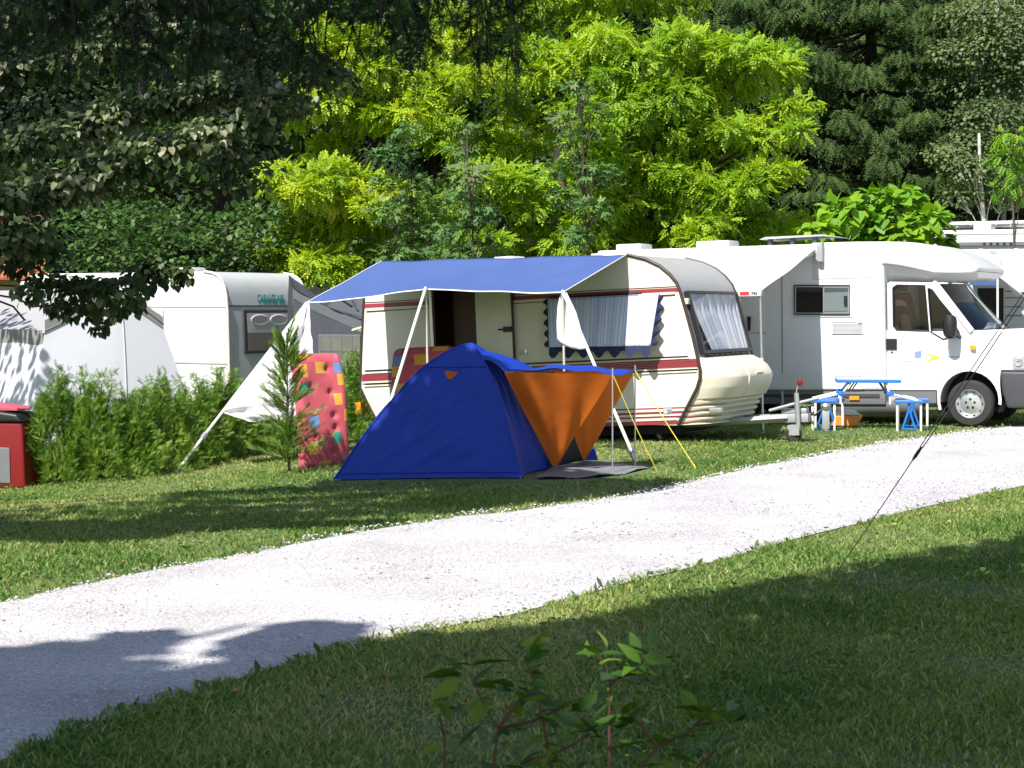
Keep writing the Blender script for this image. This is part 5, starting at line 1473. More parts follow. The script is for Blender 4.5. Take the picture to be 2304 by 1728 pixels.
# ------------------------------------------------------------------ red litter bin cut by the left edge
B1 = Frame(G(30, 1098), 12)
rb = thing('litter_bin', 'red bin with black lid and grey front panel at the left edge', 'bin', B1)
bh = B1.loc(30, 950)[1]
prism('body', [(-.55, 0), (.14, 0), (.10, bh), (-.55, bh)], 0, .45, M['red_plastic'], rb, .03, 3, True)
prism('lid', [(-.58, bh + .002), (.11, bh + .002), (.05, bh + .09), (-.2, bh + .12), (-.58, bh + .12)], -.03, .48, M['black'], rb, .03, 3, True)
prism('front_plate', [(-.5, .05), (-.03, .05), (-.04, bh - .28), (-.5, bh - .26)], -.012, .001, M['skirt'], rb, .01)
rc = mk('folded_cloth', [B1.W(p) for p in [(-.5, .05, bh + .16), (.02, .05, bh + .15), (.09, .2, bh + .14), (.0, .4, bh + .16), (-.5, .4, bh + .17), (-.3, .2, bh + .21), (-.5, .05, bh + .125), (.02, .05, bh + .125), (.09, .2, bh + .125), (0, .4, bh + .125), (-.5, .4, bh + .125)]],
        [(0, 1, 5), (1, 2, 5), (2, 3, 5), (3, 4, 5), (4, 0, 5), (0, 6, 7, 1), (1, 7, 8, 2), (2, 8, 9, 3), (3, 9, 10, 4), (6, 10, 9, 8, 7)], M['red_faded'])
tag(rc, 'faded red folded cloth lying on the black bin lid', 'cloth')

# ------------------------------------------------------------------ guy line of a tent standing outside the right edge
pg = G(1873, 1302)
gy = thing('guy_line', 'taut double grey guy line with slider crossing the road on the right', 'guy line', loc=tuple(pg))
top = at(2304, 665, 10.9); top = np.array(pg) + (top - np.array(pg)) * 1.12; top_l = top - np.array(pg)
sld = at(2063, 1022, 0) 
k = (2063 - 1873) / (2304 - 1873)
def on_line(t): return top_l * t
# parametrise so that the slider falls where the doubled cord starts
best = min(np.linspace(.05, .95, 400), key=lambda t: abs((HX + (pg[0] + top_l[0] * t) / (pg[1] + top_l[1] * t) * FPX) - 2064))
sl_p = on_line(best)
tube('cord', [np.zeros(3), sl_p * .5 - np.array([0, 0, .004]), sl_p], .0035, M['grey_rope'], gy, 6)
sd_ = np.array([.02, 0, -.012])
for sg in (-1, 1):
    tube('cord', [sl_p, sl_p + (top_l - sl_p) * .04 + sg * sd_ * .35, sl_p + (top_l - sl_p) * .5 + sg * sd_ * .6, top_l + sg * sd_ * .3], .0035, M['grey_rope'], gy, 6)
d_ = top_l / np.linalg.norm(top_l)
tube('slider', [sl_p - d_ * .05, sl_p - d_ * .02, sl_p + d_ * .02, sl_p + d_ * .05], [.006, .011, .011, .006], M['black'], gy, 8)
tube('peg', [(-.01, -.01, .04), (0, 0, -.1)], .005, M['galv'], gy, 6)
pole_b = top_l * 1.0; tube('tent_pole', [(top_l[0] + .02, top_l[1], -0.0), (top_l[0] + .02, top_l[1], top_l[2] + .1)], .014, M['alu'], gy, 10)

# ------------------------------------------------------------------ vegetation: leaf shapes
def T3(*ts): return np.array(ts)
heart_v = [(0, 0, 0), (.30, -.06, .03), (.48, .22, .05), (.36, .58, .02), (0, 1.0, -.12), (-.36, .58, .02), (-.48, .22, .05), (-.30, -.06, .03), (0, .4, -.03)]
heart_f = [(8, i, i + 1) for i in range(0, 7)] + [(8, 7, 0)]
mv, mf = [(0, .05, 0)], []
for k, (an_, ln_) in enumerate(((-115, .55), (-58, .8), (0, 1.0), (58, .8), (115, .55))):
    a = math.radians(an_); d = np.array([math.sin(a), math.cos(a)]); s = np.array([d[1], -d[0]])
    b = len(mv)
    mv += [tuple(d * ln_ * .45 + s * .17) + (.03,), tuple(d * ln_) + (-.08,), tuple(d * ln_ * .45 - s * .17) + (.03,)]
    mf += [(0, b, b + 1), (0, b + 1, b + 2)]
maple_v, maple_f = mv, mf
pv, pf = [], []
def leaflet(p, d, ln_, w_, z):
    b = len(pv); d = np.array(d) / np.linalg.norm(d); s = np.array([d[1], -d[0]]); p = np.array(p)
    pv.extend([(p[0], p[1], z), tuple(p + d * ln_ * .5 + s * w_) + (z + .02,), tuple(p + d * ln_) + (z - .06,), tuple(p + d * ln_ * .5 - s * w_) + (z + .02,)])
    pf.extend([(b, b + 1, b + 2), (b, b + 2, b + 3)])
for k in range(4):
    y_ = .16 + .20 * k; z_ = -.25 * (y_ ** 2)
    for sg in (-1, 1): leaflet((0, y_), (sg, .55), .34 - .02 * abs(k - 1), .105, z_ + .03 * sg)
leaflet((0, .90), (0, 1), .32, .10, -.24)
pinn_v, pinn_f = pv, pf
# thuja fan
tv_, tf_ = [], []
def finger(p, d, ln_, w_):
    b = len(tv_); d = np.array(d, float) / np.linalg.norm(d); s = np.array([d[1], -d[0]]); p = np.array(p)
    tv_.extend([tuple(p - s * w_) + (0,), tuple(p + s * w_) + (0,), tuple(p + d * ln_) + (.02 * ((b // 3) % 2 * 2 - 1),)]); tf_.append((b, b + 1, b + 2))
finger((0, 0), (0, 1), 1.0, .022)
for k, y_ in enumerate((.12, .32, .52, .72)):
    for sg in (-1, 1): finger((0, y_), (sg * .75, 1), .42 - .05 * k, .038)
# spruce shoot: needles all round a short twig
nv_, nf_ = [], []
for k in range(12):
    y_ = .03 + .08 * k
    for m_ in range(4):
        a = math.radians(90 * m_ + 47 * k); r_ = .17 if k < 13 else .10
        d = np.array([math.cos(a) * r_, .12, math.sin(a) * r_]); t_ = np.array([-math.sin(a), 0, math.cos(a)]) * .017
        b = len(nv_); p = np.array([0, y_, 0]); nv_.extend([tuple(p - t_), tuple(p + t_), tuple(p + d)]); nf_.append((b, b + 1, b + 2))
# far spruce spray: a drooping comb
cv_, cf_ = [], []
for k in range(4):
    y_ = .12 + .23 * k
    for sg in (-1, 1):
        b = len(cv_); cv_.extend([(0, y_ - .08, 0), (0, y_ + .10, 0), (sg * (.30 - .03 * k), y_ + .16, -.12)]); cf_.append((b, b + 1, b + 2))
b = len(cv_); cv_.extend([(-.03, 0, 0), (.03, 0, 0), (0, 1.05, 0)]); cf_.append((b, b + 1, b + 2))

def unit(n):
    v = rng.normal(size=(n, 3)); return v / np.linalg.norm(v, axis=1, keepdims=True)

def clump_leaves(clumps, per, up_bias=0.35, inner=0.45):
    """leaf places in the outer part of each clump (centre, radii, share)"""
    P, O, R_ = [], [], []
    for c, r, s in clumps:
        n = max(3, int(per * s))
        d = unit(n); d[:, 2] = np.where(rng.random(n) < up_bias, np.abs(d[:, 2]), d[:, 2])
        rad = inner + (1 - inner) * rng.random(n) ** 0.6
        P.append(np.array(c) + d * rad[:, None] * np.array(r)); O.append(d); R_.append(np.full(n, rng.random()))
    return np.concatenate(P), np.concatenate(O), np.concatenate(R_)

def trunk_geo(mb, pts, r0, r1, n=9):
    k = len(pts); mb.tube(pts, [r0 + (r1 - r0) * (i / (k - 1)) ** .8 for i in range(k)], n)

def bend(a, b, sag=0.0, n=6, wig=0.06):
    a, b = np.array(a, float), np.array(b, float); L_ = np.linalg.norm(b - a)
    ph = random.random() * 6
    return [a + (b - a) * t + np.array([wig * L_ * math.sin(3 * t + ph) * t * (1 - t) * 2, wig * L_ * math.cos(2.3 * t + ph) * t * (1 - t) * 2, sag * L_ * 4 * t * (1 - t)]) for t in np.linspace(0, 1, n)]

def tree(name, label, base, top, r0, clumps, per, leaf, size, mat, bark, group=None, keep=None, droop=.5, up=.7, rmix=.5, twigs=True, leafname='crown', jitter=.5, extra=None, limb=1, limb_r=.22, face=.35):
    base = np.array(base, float); top = np.array(top, float)
    t = thing(name, label, 'tree', loc=tuple(base), group=group)
    mb = MB(); pts = bend((0, 0, -.05), top - base, 0, 8, .05); trunk_geo(mb, pts, r0, r0 * .35); mb.build('trunk', bark, t, True)
    P, O, CR = clump_leaves(clumps, per)
    if extra is not None:
        P = np.concatenate([P, extra]); O = np.concatenate([O, unit(len(extra))]); CR = np.concatenate([CR, rng.random(len(extra))])
    if keep is not None:
        k = keep(P); P, O, CR = P[k], O[k], CR[k]
    mb = MB()
    for ci, (c, r, s) in enumerate(clumps):
        c = np.array(c)
        if ci % limb: continue
        if keep is not None and not keep(c[None])[0]: continue
        hgt = min(.92, max(.15, (c[2] - base[2]) / (top[2] - base[2] + 1e-6) * .72)); i = min(len(pts) - 2, int(hgt * (len(pts) - 1)))
        s0 = pts[i] + (pts[i + 1] - pts[i]) * (hgt * (len(pts) - 1) - i)
        lb = bend(s0, c - base, .05, 6, .08); trunk_geo(mb, lb, max(.010, r0 * limb_r), .006, 5)
        if twigs:
            for _ in range(3):
                e = c - base + unit(1)[0] * np.array(r) * .75; trunk_geo(mb, bend(lb[3], e, .04, 4, .08), .012, .004, 4)
    mb.build('branches', bark, t, True)
    n = len(P); lv, lf = leaf
    yd = O * .7 + unit(n) * jitter + np.array([0, 0, -droop]); nr_ = O * .35 + np.array([0, 0, up]) + unit(n) * .45 + np.array([S.x, S.y, S.z]) * face
    sz = size * (.65 + .6 * rng.random(n))
    rr_ = np.clip(rmix * CR + (1 - rmix) * rng.random(n), 0, 1)
    scatter(leafname, lv, lf, P - base, yd, nr_, sz, mat, t, rr_)
    return t

# ------------------------------------------------------------------ where tree shade falls (worked out along the sun's direction)
KX, KY = -S.x / S.z, -S.y / S.z
SH1 = [(-900, 2300), (-900, 1500), (0, 1486), (125, 1470), (224, 1459), (312, 1438), (455, 1422), (370, 1450), (300, 1468), (340, 1476), (250, 1494), (300, 1512), (345, 1524), (430, 1519), (490, 1508), (625, 1497), (781, 1460), (880, 1444), (980, 1432), (1100, 1428), (1250, 1412), (1400, 1388), (1490, 1362), (1560, 1345), (1680, 1322), (1760, 1300), (1860, 1288), (1960, 1270), (2080, 1240), (2180, 1228), (2304, 1200), (2700, 1150), (2700, 2300)]
SH1B = [(572, 1470), (625, 1444), (677, 1428), (785, 1416), (740, 1433), (772, 1446), (730, 1459), (758, 1470), (667, 1480)]
HOLES = [(230, 1572, 60, 14), (285, 1590, 40, 9), (265, 1520, 45, 8), (1690, 1702, 95, 34), (2085, 1690, 80, 22), (1585, 1912, 190, 70)]
SH2 = [(-900, 1250), (-900, 1110), (0, 1142), (116, 1128), (289, 1116), (380, 1098), (542, 1084), (640, 1078), (690, 1086), (745, 1062), (900, 1058), (1050, 1048), (1150, 1043), (1225, 1050), (1300, 1064), (1400, 1082), (1540, 1080), (1490, 1100), (1330, 1122), (1152, 1140), (1040, 1150), (885, 1178), (729, 1188), (573, 1188), (396, 1198), (312, 1214), (156, 1220), (0, 1212)]
def px_poly(pl): return [(a, b) for a, b in pl]
def shade_ok(P):
    gx, gy = P[:, 0] + KX * P[:, 2], P[:, 1] + KY * P[:, 2]
    gy_ = np.maximum(gy, .5)
    px, py = to_px(gx, gy_)
    jit = rng.normal(0, 3, len(P)); px = px + jit * 2; py = py + jit
    inside = in_poly(px, py, SH1) | in_poly(px, py, SH2) | in_poly(px, py, SH1B)
    for (hx, hy, ha, hb) in HOLES: inside &= ~(((px - hx) / ha) ** 2 + ((py - hy) / hb) ** 2 < 1)
    free = (gy < 4.2) | (px < -140) | (px > 2480) | ((px < 300 - (py - 930) * .5) & (py < 985) & (py > 880))
    return inside | free

# ------------------------------------------------------------------ locusts and maples behind the caravans
M['locust'] = leafm('locust_leaf', [(0.13, 0.26, 0.014), (0.22, 0.38, 0.018), (0.33, 0.48, 0.025), (0.46, 0.54, 0.03)], 0.42)
M['locust_y'] = leafm('yellow_locust_leaf', [(0.16, 0.30, 0.014), (0.28, 0.43, 0.02), (0.41, 0.52, 0.028), (0.54, 0.56, 0.04)], 0.42)
M['maple'] = leafm('maple_leaf', [(0.05, 0.12, 0.04), (0.085, 0.18, 0.05), (0.12, 0.23, 0.055), (0.17, 0.13, 0.075)], 0.3)
M['catalpa'] = leafm('catalpa_leaf', [(0.07, 0.20, 0.012), (0.14, 0.30, 0.015), (0.24, 0.40, 0.02)], 0.35)
M['dark_leaf'] = leafm('dark_leaf', [(0.025, 0.055, 0.012), (0.055, 0.11, 0.02), (0.10, 0.18, 0.03)], 0.25)
M['shade_leaf'] = leafm('shaded_woodland_leaf', [(0.006, 0.014, 0.005), (0.013, 0.026, 0.009), (0.028, 0.05, 0.014)], 0.1, .6, .15)  # shade put into the leaf colour of the trees behind the linden
M['mid_leaf'] = leafm('mid_leaf', [(0.03, 0.07, 0.02), (0.055, 0.12, 0.025), (0.09, 0.17, 0.035)], 0.3)
M['spruce'] = leafm('spruce_needles', [(0.020, 0.042, 0.010), (0.042, 0.078, 0.018), (0.09, 0.135, 0.032)], 0.15, .6, .12)
M['birch'] = leafm('birch_leaf', [(0.06, 0.10, 0.035), (0.11, 0.16, 0.055), (0.19, 0.23, 0.08)], 0.3)
M['linden'] = leafm('linden_leaf', [(0.012, 0.030, 0.006), (0.032, 0.062, 0.014), (0.08, 0.115, 0.034), (0.44, 0.44, 0.27)], 0.3, 0.4, 0.3)  # palest tone puts sunlit leaves into the colour
M['thuja'] = leafm('thuja_spray', [(0.05, 0.12, 0.02), (0.13, 0.25, 0.035), (0.24, 0.38, 0.055), (0.38, 0.44, 0.11)], 0.3)
def clp(L_, depth, rad, dj=.8, fine=False):
    out = []
    for (px, py, k) in L_:
        y_ = depth + random.uniform(-dj, dj); c = at(px, py, y_); r_ = rad * k
        if not fine: out.append((c, (r_ * 1.25, r_ * 1.1, r_ * .62), k * k)); continue
        out.append((c, (r_ * .95, r_ * .9, r_ * .5), k * k * .4))
        for _ in range(4):
            o_ = np.array([random.uniform(-1.1, 1.1), random.uniform(-.9, .7), random.uniform(-.55, .55)]) * r_; f_ = random.uniform(.35, .62)
            out.append((c + o_, (r_ * f_ * 1.3, r_ * f_ * 1.1, r_ * f_ * .62), k * k * .24))
    return out
LA = [(1640, 120, .9), (1745, 135, .8), (1560, 105, .8), (1440, 135, .9), (1330, 110, .8), (1250, 140, .8), (1180, 185, .7), (1500, 215, 1), (1640, 205, .8), (1390, 250, .9), (1480, 320, 1), (1600, 325, 1), (1720, 310, .8), (1780, 240, .5), (1250, 425, .8), (1130, 410, .7), (1340, 480, .8), (1450, 410, .9), (1560, 420, .9), (1690, 420, .8), (1310, 545, .8), (1190, 550, .7), (1080, 545, .7), (1560, 520, .7), (1440, 530, .7), (1750, 500, .6), (1660, 540, .5), (1340, 330, .8)]
b0 = at(1500, HY, 35.5); b0[2] = 0
tree('locust_tree', 'bright yellow-green locust tree spreading behind the motorhome roof', b0, at(1480, 60, 36), .2, clp(LA, 34.5, .78, .8, True), 700, (pinn_v, pinn_f), .20, M['locust'], M['bark_dark'], 'locust trees behind the pitches', jitter=.85, droop=.3, limb=3, face=1.0)
LB = [(760, 115, .8), (840, 170, .8), (710, 235, .8), (800, 260, .7), (690, 395, .8), (765, 430, 1), (850, 430, .7), (640, 420, .5), (720, 480, .9), (690, 560, .8), (760, 590, .7), (650, 590, .5), (900, 270, .6), (960, 230, .7), (1040, 180, .7), (1000, 120, .6), (640, 390, .4), (820, 480, .7), (750, 330, .6)]
b0 = at(780, HY, 36.5); b0[2] = 0
tree('locust_tree', 'yellowest locust tree, above the roof with the small chimney', b0, at(800, 40, 37), .17, clp(LB, 34.5, .72, .8, True), 780, (pinn_v, pinn_f), .20, M['locust_y'], M['bark_dark'], 'locust trees behind the pitches', jitter=.85, droop=.3, limb=3, face=1.0)
LC = [(1290, 10, .8), (1480, 5, .9), (1390, -30, .9), (1150, 60, .7), (1060, 40, .7), (1210, -40, 1), (1350, 60, .6)]
b0 = at(1260, HY, 40); b0[2] = 0
tree('locust_tree', 'tall locust tree with green tips at the top edge, behind the others', b0, at(1290, -150, 40), .2, clp(LC, 39, .85, .8, True), 600, (pinn_v, pinn_f), .20, M['locust'], M['bark_dark'], 'locust trees behind the pitches', jitter=.85, droop=.3, limb=3, face=1.0)
LD = [(1850, 560, .6), (1790, 540, .6), (1000, 470, .7), (1080, 330, .7), (1180, 300, .8), (1140, 240, .6), (900, 560, .7), (980, 590, .6), (1240, 590, .6), (1000, 300, .7)]
b0 = at(1120, HY, 37.5); b0[2] = 0
tree('locust_tree', 'lower locust tree with dappled green leaves between the maples', b0, at(1120, 200, 37.5), .12, clp(LD, 36.5, .8, .8, True), 520, (pinn_v, pinn_f), .20, M['locust'], M['bark_dark'], 'locust trees behind the pitches', jitter=.85, droop=.3, limb=3, face=1.0)
for nm, L_, bx, dp in (('leftmost young maple with blue-green leaves above the awning', [(880, 350, .7), (920, 300, .5), (900, 420, .9), (930, 480, .9), (870, 480, .7), (950, 540, .9), (890, 570, .7), (990, 520, .5)], 920, 32.0),
                       ('slender young maple with bronze top between the locust boughs', [(1050, 290, .4), (1040, 340, .5), (1060, 390, .7), (1030, 450, .7), (1080, 480, .6), (1050, 530, .8), (1010, 570, .7), (1090, 560, .6)], 1050, 31.5),
                       ('young maple with a straight stem above the middle of the awning', [(1300, 200, .5), (1330, 250, .6), (1270, 270, .5), (1300, 320, .7), (1340, 390, .7), (1280, 440, .7), (1330, 470, .6), (1300, 530, .6), (1250, 380, .5)], 1312, 32.2)):
    b0 = at(bx, HY, dp); b0[2] = 0
    tree('maple_sapling', nm, b0, at(bx, L_[0][1] - 10, dp), .026, clp(L_, dp, .52, .4), 190, (maple_v, maple_f), .115, M['maple'], M['bark'], 'young maples', droop=.35, up=.9, face=.7)
# big-leaved catalpa behind the motorhome
b0 = at(1985, HY, 30.6); b0[2] = 0
tree('catalpa_tree', 'round catalpa with large heart-shaped leaves above the motorhome roof', b0, at(1985, 505, 30.6), .07,
     [(at(px, py, 30.3 + random.uniform(-.4, .5)), (.42 * k, .42 * k, .27 * k), k) for px, py, k in ((1900, 480, 1), (1960, 455, 1), (2030, 455, 1), (2080, 500, .9), (1980, 510, 1), (1890, 525, .8), (2040, 530, .9), (2120, 545, .5), (1840, 515, .7), (1940, 540, .8), (2105, 490, .5))],
     85, (heart_v, heart_f), .19, M['catalpa'], M['bark'], droop=.55, up=.8)

# ------------------------------------------------------------------ spruces and birch on the right
def spruce(label, base, H_, spread, zmax, dens=1.0, group='spruces behind the pitches'):
    t = thing('spruce_tree', label, 'tree', loc=tuple(base), group=group)
    mb = MB(); trunk_geo(mb, [np.array([0, 0, z]) for z in np.linspace(-.05, H_, 8)], .24, .04, 9); mb.build('trunk', M['bark_dark'], t, True)
    mb = MB(); P, D_, Nn, Sz = [], [], [], []
    z = 1.0
    while z < min(zmax, H_ - .5):
        L_ = (H_ - z) * spread + .5
        nb = 12
        for k in range(nb):
            a = random.random() * 6.28; l_ = L_ * random.uniform(.75, 1.1); d = np.array([math.cos(a), math.sin(a), 0])
            pts = [np.array([0, 0, z]) + d * l_ * s + np.array([0, 0, -.35 * l_ * s + .32 * l_ * s * s]) for s in np.linspace(0, 1, 6)]
            mb.tube(pts, [.03 - .004 * i for i in range(6)], 4, False)
            m_ = int(l_ * (34 if d[1] < .45 else 6) * dens)
            for _ in range(m_):
                s = .15 + .85 * math.sqrt(random.random()); i = min(4, int(s * 5)); p = pts[i] + (pts[i + 1] - pts[i]) * (s * 5 - i)
                side = np.array([-d[1], d[0], 0]) * random.choice((-1, 1)) * random.random()
                P.append(p + side * .30 + np.array([0, 0, -random.random() * .16])); D_.append(side * .9 + d * .5 + np.array([0, 0, -random.uniform(.5, 1.4)])); Nn.append(d * .7 + np.array([0, 0, .5]) + np.random.default_rng(len(P)).normal(size=3) * .6); Sz.append(random.uniform(.16, .33))
        z += .34
    mb.build('branches', M['bark_dark'], t)
    P, D_, Nn, Sz = map(np.array, (P, D_, Nn, Sz))
    scatter('crown', cv_, cf_, P, D_, Nn, Sz, M['spruce'], t, np.clip(.2 + .6 * rng.random(len(P)) ** 1.3, 0, 1))
    for _ in range(5):
        i = random.randrange(len(P)); q = P[i]
    return t
for lab, px, dp, H_, sp in (('dark spruce with drooping boughs left of the birch', 1960, 43, 17, .24), ('spruce half hidden behind the bright locust', 1700, 46, 18, .22), ('spruce standing behind the birch at the right edge', 2190, 47, 18, .22)):
    b0 = at(px, HY, dp); b0[2] = 0
    spruce(lab, b0, H_, sp, 10.0)
for lab, px, dp, cl_, tp_ in (('pale birch with fine olive leaves and white stem at the right edge', 2250, 40, [(2220, 120, 1), (2280, 80, 1), (2190, 200, .9), (2270, 190, 1), (2320, 150, 1), (2230, 270, .9), (2180, 330, .7), (2290, 300, .8), (2300, 20, 1), (2200, 40, .9), (2240, 350, .6), (2150, 120, .6), (2300, 420, .7), (2190, 430, .6)], -60),
                              ('low birch with forked white stem behind the catalpa', 2215, 38.5, [(2180, 380, .6), (2240, 400, .6), (2130, 350, .5), (2260, 440, .6), (2160, 440, .5)], 300)):
    b0 = at(px, HY, dp); b0[2] = 0
    tree('birch_tree', lab, b0, at(px - 12, tp_, dp), .085, clp(cl_, dp, .85, .8), 1500, (hv, hf), .085, M['birch'], M['bark_birch'], 'birches', droop=.6)
b0 = at(2285, HY, 33); b0[2] = 0
tree('ash_sapling', 'fresh green sapling in front of the birch at the right edge', b0, at(2288, 290, 33), .035, clp([(2285, 310, .7), (2270, 360, .7), (2300, 400, .8), (2275, 430, .6)], 33, .45, .2), 150, (pinn_v, pinn_f), .17, M['catalpa'], M['bark'])

# ------------------------------------------------------------------ dark trees far behind, wood and hill
BK = [('dark tree behind the left caravan with a leaning trunk', 505, 38, 9, .26), ('dark tree behind the yellow locust', 700, 44, 11, .25), ('dark tree filling the gap above the awning', 1000, 45, 12, .25), ('dark tree behind the middle locust', 1300, 46, 12, .25), ('dark tree at the top edge beside the spruces', 1570, 48, 13, .25), ('dark tree behind the far left house', 120, 44, 11, .22), ('dark tree behind the linden', 320, 42, 10, .22), ('dark tree at the far right behind the tall motorhome', 2350, 50, 13, .22)]
for lab, px, dp, H_, r0 in BK:
    b0 = at(px, HY, dp); b0[2] = 0
    cs = []
    for _ in range(26):
        z = random.uniform(1.2, min(H_, 10.5)); rr_ = 2.6 * (1 - .4 * abs(z / H_ - .5)); a = random.random() * 6.28
        cs.append((b0 + np.array([math.cos(a) * rr_ * random.random(), math.sin(a) * rr_ * random.random(), z]), (1.0, 1.0, .7), 1))
    tree('woodland_tree', lab, b0, b0 + np.array([.35 if px == 505 else .1, 0, H_]), r0, cs, 330, (hv, hf), .17, M['shade_leaf'] if px < 450 else M['dark_leaf'], M['bark_dark'], 'dark trees at the edge of the wood', droop=.4, twigs=False)
for lab, px, dp, L_, sz in (('mid green shrub behind the white caravan at left', 230, 34.5, [(130, 560, .9), (190, 520, 1), (260, 560, 1), (330, 530, 1), (390, 560, .9), (300, 600, .8), (150, 610, .8), (420, 510, .8), (350, 490, .7), (230, 490, .7)], .10),
                            ('shaded shrub beside the leaning trunk', 590, 35, [(560, 520, .8), (600, 560, .8), (560, 590, .8), (620, 520, .6), (590, 480, .6)], .11)):
    b0 = at(px, HY, dp); b0[2] = 0
    tree('garden_shrub', lab, b0, at(px, 500, dp), .06, clp(L_, dp, .75, .5), 420, (hv, hf), sz, M['mid_leaf'], M['bark_dark'], droop=.2)
n = 32000
x = rng.uniform(-24, 30, n); y = rng.uniform(50, 58, n); z = rng.uniform(0, 14, n) 
w = scatter('woods', hv, hf, np.stack([x, y, z], 1), unit(n) + np.array([0, 0, -.4]), unit(n) * .6 + np.array([0, -.5, .6]), .28 + .25 * rng.random(n), M['dark_leaf'])
tag(w, 'dark mass of the wood behind the campsite', 'wood', kind='stuff')
V, F = [], []
for j in range(9):
    for i in range(25):
        V.append((-90 + 180 * i / 24, 58 + 9 * j, 28 * (j / 8) ** .8 + 2.0 * math.sin(i * 1.3 + j) * (j / 8)))
F = np.array([(j * 25 + i, j * 25 + i + 1, (j + 1) * 25 + i + 1, (j + 1) * 25 + i) for j in range(8) for i in range(24)])
hm = pm('wooded_slope', (0.018, 0.032, 0.012), 1.0, .6, .6, 1.0, 1.5)
tag(mk('hill', V, F, hm, None, True), 'dark wooded slope behind the trees', 'hill', kind='structure')

# house at the far left
HF = Frame(np.array([*at(60, HY, 41)[:2], 0]), -20)
ho = thing('house', 'house with orange tiled roof glimpsed through leaves at the far left', 'house', HF)
hz = HF.loc(30, 620)[1]
box('wall', -5, .3, 0, 5, 0, hz, M['render'], ho)
box('window', -2.0, -1.2, -.03, .01, .9, 2.0, M['glass_dark'], ho)
rw = HF.loc(30, 535, 1.5)[1]
roof = mk('roof', [(-5.2, -.3, hz - .1), (.5, -.3, hz - .1), (.5, 2.5, rw + .9), (-5.2, 2.5, rw + .9), (-5.2, 5.3, hz - .1), (.5, 5.3, hz - .1)], [(0, 1, 2, 3), (3, 2, 5, 4)], M['tiles'], ho)
for k in range(9):
    t = k / 9; y_ = -.3 + 2.8 * t; z_ = hz - .1 + (rw + 1.0 - hz) * t
    tube('tile_row', [(-5.2, y_, z_ + .03), (.5, y_, z_ + .03)], .05, M['tiles'], roof, 6)

# ------------------------------------------------------------------ thuja hedge and sapling
HG = [(118, 1092, 1.22, .46), (205, 1086, 1.14, .46), (285, 1076, 1.02, .44), (355, 1064, 1.05, .44), (425, 1050, .98, .42), (490, 1036, 1.06, .40), (548, 1024, .92, .40), (605, 1012, .95, .38), (658, 1002, .85, .38), (800, 985, 1.15, .36), (768, 1000, .75, .28)]
names = ['thuja bush directly right of the red bin', 'tall thuja bush second from the red bin', 'thuja bush third from the red bin', 'thuja bush fourth from the red bin below the pale tent edge', 'thuja bush in front of the lettered caravan wall', 'thuja bush where the slanting pole crosses the hedge', 'thuja bush under the lower end of the draped sheet', 'thuja bush behind the draped white sheet', 'thuja bush just left of the upright mattress', 'thuja bush between the mattress and the caravan rear', 'small thuja bush low behind the mattress edge']
for (px, py, H_, R0), lab in zip(HG, names):
    b0 = G(px, py); b0 = b0 + np.array([0, R0 * .8, 0])
    t = thing('thuja_bush', lab, 'bush', loc=tuple(b0), group='thuja hedge')
    mb = MB(); stems = []
    for k in range(7):
        a = k * .9 + random.random(); e = np.array([math.cos(a) * R0 * .55 * random.random(), math.sin(a) * R0 * .5 * random.random(), H_ * random.uniform(.7, 1.02)]); stems.append(e)
        trunk_geo(mb, bend((0, 0, -.03), e, 0, 5, .1), .022, .006, 5)
    mb.build('stem', M['bark'], t)
    n = int(4400 * H_ * R0 / .5)
    H_ *= .92
    d = unit(n); d[:, 2] = d[:, 2] * .5 + .5
    hgt = rng.random(n); a = rng.random(n) * 6.28
    lump = 1 + .30 * np.sin(3 * a + 4 * hgt + px) + .22 * np.sin(6 * a - 7 * hgt + px)
    rad = R0 * (1.05 - .70 * hgt ** 1.5) * lump * (.45 + .55 * rng.random(n) ** .5)
    topv = .78 + .22 * np.sin(2.7 * a + 1.3 * px) * np.sin(5.1 * a + px)
    P = np.stack([np.cos(a) * rad, np.sin(a) * rad, .04 + hgt * H_ * topv], 1)
    # leader shoots
    L2 = np.concatenate([np.stack([e[0] + rng.normal(0, .04, 110), e[1] + rng.normal(0, .04, 110), e[2] * (.70 + .42 * rng.random(110) ** 1.4)], 1) for e in stems])
    P = np.concatenate([P, L2]); a = np.concatenate([a, rng.random(len(L2)) * 6.28]); n = len(P)
    out = np.stack([np.cos(a), np.sin(a), np.zeros(n)], 1)
    yd = out * (.35 + .6 * rng.random((n, 1))) + np.array([0, 0, .55]) + unit(n) * .6
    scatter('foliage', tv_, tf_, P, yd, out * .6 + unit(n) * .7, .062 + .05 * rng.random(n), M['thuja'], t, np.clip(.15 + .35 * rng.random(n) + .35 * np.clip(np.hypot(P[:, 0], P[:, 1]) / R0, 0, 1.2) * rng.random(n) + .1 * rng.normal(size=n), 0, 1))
b0 = G(652, 1066)
t = thing('thuja_sapling', 'thin thuja sapling standing in front of the upright mattress', 'sapling', loc=tuple(b0))
mb = MB(); e = np.array([-.04, .02, 1.55]); trunk_geo(mb, bend((0, 0, -.03), e, 0, 8, .02), .018, .004, 6)
P, Dd = [], []
for k in range(130):
    z = .12 + 1.38 * random.random() ** 1.25; a = random.random() * 6.28; l_ = (.38 - .17 * z) * random.uniform(.5, 1.15)
    if z < .8: l_ *= 1.3
    s0 = np.array([-.04 * z / 1.55, 0, z]); e = s0 + np.array([math.cos(a) * l_, math.sin(a) * l_, .12 + .1 * random.random()]); mb.tube([s0, (s0 + e) / 2 + [0, 0, -.02], e], [.005, .004, .002], 4)
    for s in np.linspace(.15, 1.0, 20): P.append(s0 + (e - s0) * s + np.random.default_rng(k).normal(0, .01, 3)); Dd.append((e - s0) / l_ + np.array([0, 0, .3]))
